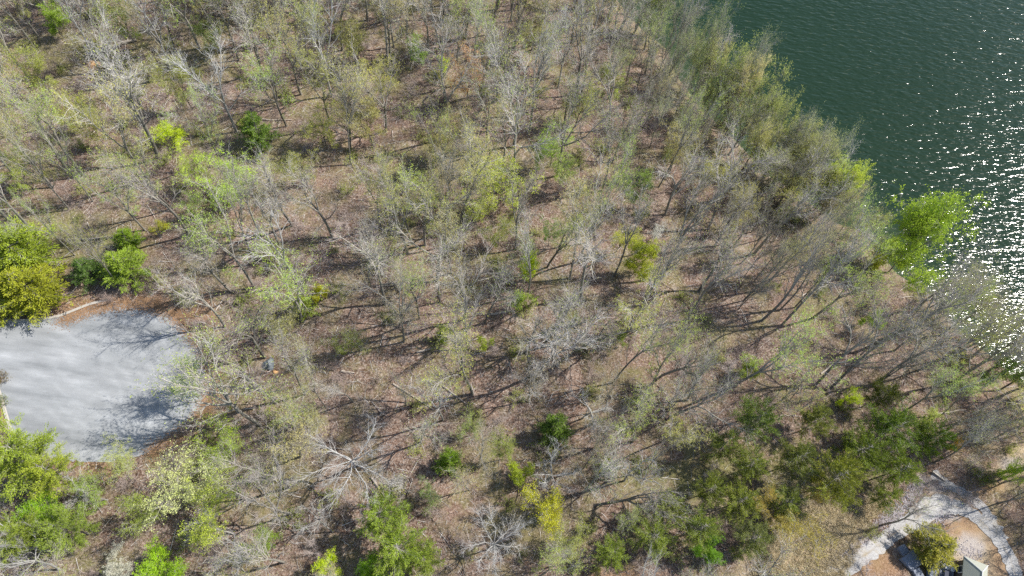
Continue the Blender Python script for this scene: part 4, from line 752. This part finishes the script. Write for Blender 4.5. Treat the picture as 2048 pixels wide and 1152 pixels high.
# ------------------------------------------------------------------ fallen logs
LOGS = [((832, 704), (972, 674), .16, 'long pale fallen log beneath the lime bush by fallen logs'), ((982, 630), (1019, 624), .2, 'short pale log left of the dark trunks mid-wood'), ((949, 710), (1012, 694), .12, 'thin pale log end-to-end with the long log'),
    ((682, 742), (709, 747), .18, 'short blond log below the olive green tree'), ((175, 112), (275, 82), .42, 'big felled log with orange broken stump earth, upper left wood'), ((1360, 125), (1376, 111), .14, 'white driftwood stick on the sandy shore bend'),
    ((786, 768), (870, 820), .15, 'slanting dark pole-like log, lower wood'), ((885, 772), (935, 810), .14, 'second slanting log right of the pole-like log'), ((742, 955), (775, 1003), .15, 'pale slanting log above the wide green cedar'),
    ((532, 1046), (590, 1052), .12, 'white slim log under the arched dead tree'), ((500, 238), (585, 240), .18, 'straight pale log at the dark upper cedar'), ((1795, 595), (1826, 594), .12, 'white stick lying among the slanting trunks'), ((1640, 748), (1705, 697), .15, 'long pale pole log on the lakeward slope'),
    ((1540, 430), (1575, 415), .12, 'short pale stick up the lakeward slope'), ((905, 700), (930, 665), .1, 'thin crossing stick over the long log'), ((660, 895), (700, 900), .12, 'short log beside the white star-like tree'), ((1860, 830), (1930, 820), .16, 'white log lying by the pale lime tree'),
    ((120, 480), (215, 475), .2, 'grey log upslope of the dark small cedar'), ((1560, 832), (1590, 830), .1, 'short stick near the pine grove top')]
def make_log(a, b, r, label):
    A, B = at(*a), at(*b); n = 7; P = np.array([list(A.lerp(B, t)) for t in np.linspace(0, 1, n)]); P[:, :2] += RNG.normal(size=(n, 2)) * .06; P[:, 2] = height(P[:, :2]) + r * .8
    mb = MB(); mb.tube(P, np.linspace(r * 1.1, r * .6, n), 8, 0, True)
    root = link('fallen_log', mb.mesh('fallen_log', [M['log']], True)); tag(root, label, 'fallen log', 'fallen logs on the forest floor')
    d = (P[-1] - P[0]) / np.linalg.norm(P[-1] - P[0])
    for _ in range(3 if np.linalg.norm(P[-1] - P[0]) > 4 else 1):
        t = RNG.uniform(.4, .9); q = P[0] * (1 - t) + P[-1] * t; q[2] = height(q[:2])[0] + r
        k, s = grow(q, side(d, .8, RNG.random() * 6.28) + np.array([0, 0, .4]), 1.4, r * .4, .01, 4, .15, 0, RNG); m2 = MB(); m2.tube(k, s, 4); link('broken_branch', m2.mesh('broken_branch', [M['log']], True), root)
    return root
for l in LOGS: make_log(*l)
LOGN = []
for x, y, px, py in try_pts(2500, 9, lambda px, py, P: frame_w(px, py, 0, 0) * .8, 3, 9)[:110]:
    a = random.choice([0.1, -.5, 1.2, 2.6, .4]) + random.gauss(0, .3); L = random.uniform(2.0, 6.5); r = random.uniform(.035, .08)
    q = np.array([[x + math.cos(a) * L * t, y + math.sin(a) * L * t] for t in np.linspace(-.5, .5, 6)]) + RNG.normal(size=(6, 2)) * .05
    mb = MB(); mb.tube(np.column_stack([q, height(q) + r * .8]) - np.array([x, y, 0]), np.linspace(r, r * .5, 6), 6, 0, True)
    o = link('fallen_pole', mb.mesh('fallen_pole', [M['log']], True), None, (x, y, 0)); o['category'] = 'fallen pole'; o['group'] = 'thin poles and branches lying on the forest floor'; PLACED.append((o, 'fallen_pole', x, y, None, 'thin fallen pole'))
# upturned earth at the big felled log
def mound(px, py, rx, ry, h, mat, name, label, cat, seed=1, kind=None):
    rng = np.random.default_rng(seed); c = at(px, py); n = 22; R = 7; V = [[0, 0, h]]; F3 = []; F4 = []
    for r in range(1, R + 1):
        t = r / R
        for i in range(n):
            a = i * 6.283 / n; j = 1 + .18 * math.sin(3 * a + seed) + rng.normal() * .06; V.append([math.cos(a) * rx * t * j, math.sin(a) * ry * t * j, h * (1 - t ** 2) * (1 + rng.normal() * .16) - (.1 if r == R else 0)])
    for i in range(n): F3.append([0, 1 + i, 1 + (i + 1) % n])
    for r in range(R - 1):
        for i in range(n): F4.append([1 + r * n + i, 1 + (r + 1) * n + i, 1 + (r + 1) * n + (i + 1) % n, 1 + r * n + (i + 1) % n])
    mb = MB(); V = np.array(V, float); mb.add(V, F3); mb.F4.append(np.array(F4)); mb.m4.append(np.zeros(len(F4)))
    o = link(name, mb.mesh(name, [mat], True), None, (c.x, c.y, c.z)); return tag(o, label, cat)
mound(187, 128, 1.5, .9, .7, M['dirt'], 'root_mound', 'orange upturned earth at the butt of the big felled log', 'earth mound')
mound(538, 729, .95, 1.05, .75, M['tarp'], 'tarp_heap', 'dark grey crumpled tarp heap half hidden in the brush', 'tarp', 4)
mound(551, 744, .5, .3, .2, M['dirt'], 'earth_pile', 'small yellow-brown pile at the foot of the dark tarp heap', 'earth pile', 7)
# edging timber above the drive
def timber(a, b, label):
    A, B = at(*a), at(*b); d = B - A; mb = MB(); mb.box((0, 0, 0), (d.length, .22, .4)); o = link('timber_edging', mb.mesh('timber_edging', [M['concrete']])); o.location = (A + B) / 2 + Vector((0, 0, .2)); o.rotation_euler.z = math.atan2(d.y, d.x); tag(o, label, 'timber')
timber((1862, 944), (1889, 962), 'pale straight edging beam above the bend of the gravel drive')

# ------------------------------------------------------------------ cabin, porch, walkway
def cabin():
    A = at_z(1928, 1112, 11.0); C = at_z(1976, 1131, 11.0); ez = 11.0; u = (C - A); W = np.linalg.norm(u); u /= W; v = np.array([u[1], -u[0]])   # v runs to the frame's bottom
    if proj([[*(A + v), ez]])[1][0] < 1112: v = -v
    L = 8.5; g = zat(*(A + u * W / 2 + v * L / 2)); rise = 1.5
    root = link('cabin', None, None, (A[0] + u[0] * W / 2 + v[0] * L / 2, A[1] + u[1] * W / 2 + v[1] * L / 2, g)); tag(root, 'small cabin with grey-green hipped roof inside the gravel drive loop', 'cabin')
    o = np.array(root.location)
    def Wp(a, b, z): q = A + u * a + v * b; return [q[0] - o[0], q[1] - o[1], z - o[2]]
    h = W / 2; e = ez; r = ez + rise; t = .14
    mb = MB(); V = [Wp(0, 0, e), Wp(W, 0, e), Wp(W, L, e), Wp(0, L, e), Wp(h, h, r), Wp(h, L - h, r)]
    Vb = [[x, y, z - t] for x, y, z in V]
    mb.add(V, [[0, 1, 4], [2, 3, 5]]); mb.add(V, [[1, 2, 5, 4], [3, 0, 4, 5]]); mb.add(V[:4] + Vb[:4], [[0, 4, 5, 1], [1, 5, 6, 2], [2, 6, 7, 3], [3, 7, 4, 0], [4, 7, 6, 5]])
    roof = link('roof', mb.mesh('roof', [M['roof']]), root)
    m2 = MB()
    for a, b in ((V[0], V[4]), (V[1], V[4]), (V[4], V[5]), (V[2], V[5]), (V[3], V[5])): m2.tube([a, b], [.06, .06], 5)
    link('ridge_cap', m2.mesh('ridge_cap', [M['trim']]), roof)
    m3 = MB(); i = .35; q = [Wp(i, i, 0), Wp(W - i, i, 0), Wp(W - i, L - i, 0), Wp(i, L - i, 0)]; lo = [[x, y, -.4] for x, y, z in q]; hi = [[x, y, e - t - o[2] - .01] for x, y, z in q]
    m3.add(lo + hi, [[0, 1, 5, 4], [1, 2, 6, 5], [2, 3, 7, 6], [3, 0, 4, 7]]); link('wall', m3.mesh('wall', [M['siding']]), root)
    ang = math.atan2(v[1], v[0])
    for b in (1.6, 4.2): 
        w = link('window', None, root); fm = MB(); c = Wp(i - .03, b, 0); hz = (e - o[2]) * .6
        fm.box((c[0], c[1], hz), (1.0, .07, 1.0), ang); link('frame', fm.mesh('frame', [M['white']]), w); gm = MB(); c = Wp(i - .07, b, 0); gm.box((c[0], c[1], hz), (.8, .04, .8), ang); link('pane', gm.mesh('pane', [M['glass']]), w)
    for b in (1.8,):
        w = link('window', None, root); fm = MB(); c = Wp(b, i - .03, 0); fm.box((c[0], c[1], hz), (.9, .07, .9), math.atan2(u[1], u[0])); link('frame', fm.mesh('frame', [M['white']]), w)
        gm = MB(); c = Wp(b, i - .07, 0); gm.box((c[0], c[1], hz), (.7, .04, .7), math.atan2(u[1], u[0])); link('pane', gm.mesh('pane', [M['glass']]), w)
    # porch deck on the cul-de-sac side
    dk = link('porch', None, None, (0, 0, 0)); tag(dk, 'grey wooden porch with railing on the shaded side of the cabin', 'porch')
    def Q(a, b, z): q = A + u * a + v * b; return np.array([q[0], q[1], z])
    dz = g + .5; mb = MB(); nb = 14
    for k in range(nb):
        c = Q(-1.15, .7 + k * .3, dz); mb.box(c, (2.5, .27, .06), math.atan2(u[1], u[0]))
    c = Q(-1.15, .7 + nb * .15 - .15, dz - .30); mb.box(c, (2.3, nb * .3 - .1, .5), math.atan2(u[1], u[0])); link('deck', mb.mesh('deck', [M['deck']]), dk)
    rl = MB()
    P = [Q(.0, .55, dz), Q(-2.4, .55, dz), Q(-2.4, 4.6, dz)]
    for a, b in ((P[0], P[1]), (P[1], P[2])):
        for z in (.95, .15): rl.tube([a + [0, 0, z], b + [0, 0, z]], [.05, .05], 4)
        n = int(np.linalg.norm(b - a) / .2)
        for k in range(n + 1): q = a + (b - a) * k / n; rl.tube([q, q + [0, 0, .95]], [.02, .02] if k % 6 else [.05, .05], 4)
    link('railing', rl.mesh('railing', [M['siding']]), dk)
    # three white chairs, a table
    for k in range(3):
        c = Q(-1.9 + k * .75, 1.9, dz + .03); ch = link('porch_chair', None, None, tuple(c)); ch.rotation_euler.z = ang + .1 * (k - 1)
        tag(ch, ['white chair on the porch, next to the railing corner', 'white chair in the middle of the porch row', 'white chair on the porch, close to the cabin wall'][k], 'chair', 'white chairs on the porch')
        m = MB(); m.box((0, 0, .43), (.45, .45, .05)); link('seat', m.mesh('seat', [M['white']]), ch); m = MB(); m.box((-.22, 0, .72), (.05, .45, .5)); link('backrest', m.mesh('backrest', [M['white']]), ch)
        for sx in (-.19, .19):
            for sy in (-.19, .19): m = MB(); m.tube([(sx, sy, 0), (sx, sy, .42)], [.025, .025], 5); link('leg', m.mesh('leg', [M['white']]), ch)
        for sy in (-.22, .22): m = MB(); m.box((0, sy, .63), (.42, .05, .04)); link('armrest', m.mesh('armrest', [M['white']]), ch)
    tb = link('porch_table', None, None, tuple(Q(-1.1, 3.1, dz + .03))); tb.rotation_euler.z = ang; tag(tb, 'dark square table on the porch below the white chairs', 'table')
    m = MB(); m.box((0, 0, .72), (1.3, .9, .05)); link('tabletop', m.mesh('tabletop', [M['dark']]), tb)
    for sx in (-.5, .5):
        for sy in (-.35, .35): m = MB(); m.tube([(sx, sy, 0), (sx, sy, .7)], [.03, .03], 5); link('leg', m.mesh('leg', [M['dark']]), tb)
    c = Q(-2.9, 3.2, g); st = link('storage_bench', None, None, tuple(c)); st.rotation_euler.z = ang; tag(st, 'blue-grey covered bench box against the outer porch railing', 'bench')
    m = MB(); m.box((0, 0, .45), (2.2, .8, .9)); link('box', m.mesh('box', [M['deck']]), st); m = MB(); m.box((0, 0, .93), (2.3, .9, .06)); link('lid', m.mesh('lid', [M['deck']]), st)
cabin()
def walkway():
    root = link('walkway', None); tag(root, 'raised grey wooden walkway and deck in dappled shade below the olive cedar', 'walkway')
    def slab(quad, lift, nm, nplank):
        P = [at(*q) for q in quad]; base = max(p.z for p in P) + lift; A, B, C, D = [np.array([p.x, p.y]) for p in P]; mb = MB()
        for k in range(nplank):
            t0 = k / nplank + .004; t1 = (k + 1) / nplank - .004; a = A + (D - A) * t0; b = B + (C - B) * t0; c = B + (C - B) * t1; d = A + (D - A) * t1
            V = [[*q, base] for q in (a, b, c, d)] + [[*q, base - .06] for q in (a, b, c, d)]; mb.add(V, [[0, 1, 2, 3], [4, 7, 6, 5], [0, 4, 5, 1], [1, 5, 6, 2], [2, 6, 7, 3], [3, 7, 4, 0]])
        V = [[*q, base - .07] for q in (A, B, C, D)] + [[*q, base - lift - 1.2] for q in (A, B, C, D)]; mb.add(V, [[0, 4, 5, 1], [1, 5, 6, 2], [2, 6, 7, 3], [3, 7, 4, 0], [0, 1, 2, 3]])
        link(nm, mb.mesh(nm, [M['deck']]), root)
    slab([(1792, 1096), (1803, 1089), (1818, 1107), (1804, 1114)], .35, 'ramp', 12)
    slab([(1797, 1119), (1818, 1100), (1838, 1120), (1834, 1138), (1816, 1137)][:1] + [(1818, 1101), (1840, 1128), (1822, 1143)], .42, 'deck', 18)
    slab([(1822, 1141), (1834, 1136), (1856, 1172), (1842, 1180)], .30, 'ramp', 20)
walkway()
# small scrubby bush standing at the asphalt's left edge
p = at(8, 760); plant('green_shrub', p.x, p.y, 1.5, 1.1, (.2, .17, .06), label='small scrubby bush on the asphalt at the left frame edge', look='lm')
p = at(8, 806); plant('green_shrub', p.x, p.y, 1.3, 1.0, (.2, .28, .06), label='small green bush at the end of the short kerb', look='lm')

# ------------------------------------------------------------------ labels for the unlabelled ones: counted from a landmark
ORD = ['nearest', 'second', 'third', 'fourth', 'fifth', 'sixth', 'seventh', 'eighth', 'ninth', 'tenth', 'eleventh', 'twelfth', 'thirteenth', 'fourteenth', 'fifteenth', 'sixteenth', 'seventeenth', 'eighteenth']
def name_rest():
    L = np.array([[a, b] for _, a, b, _, _ in LM]); buckets = {}
    for o, nm, x, y, lab, look in PLACED:
        if lab: continue
        d = np.hypot(L[:, 0] - x, L[:, 1] - y); k = int(d.argmin()); vx, vy = x - L[k, 0], y - L[k, 1]; a = math.degrees(math.atan2(vy, vx)) % 360
        s = 'above' if 45 <= a < 135 else 'left of' if 135 <= a < 225 else 'below' if 225 <= a < 315 else 'right of'
        buckets.setdefault((look, k, s), []).append((d[k], o))
    for (look, k, s), v in buckets.items():
        v.sort(key=lambda t: t[0]); ph = LM[k][0]
        for i, (dd, o) in enumerate(v): o['label'] = ' '.join(f"{look}, {ORD[i]} {s} the {ph}".split()) if len(v) > 1 else f"{look} {s} the {ph}"
name_rest()
print('trees', len(PLACED), 'objects', len(S.objects))
from collections import Counter
print(Counter(n for _, n, *_ in PLACED))
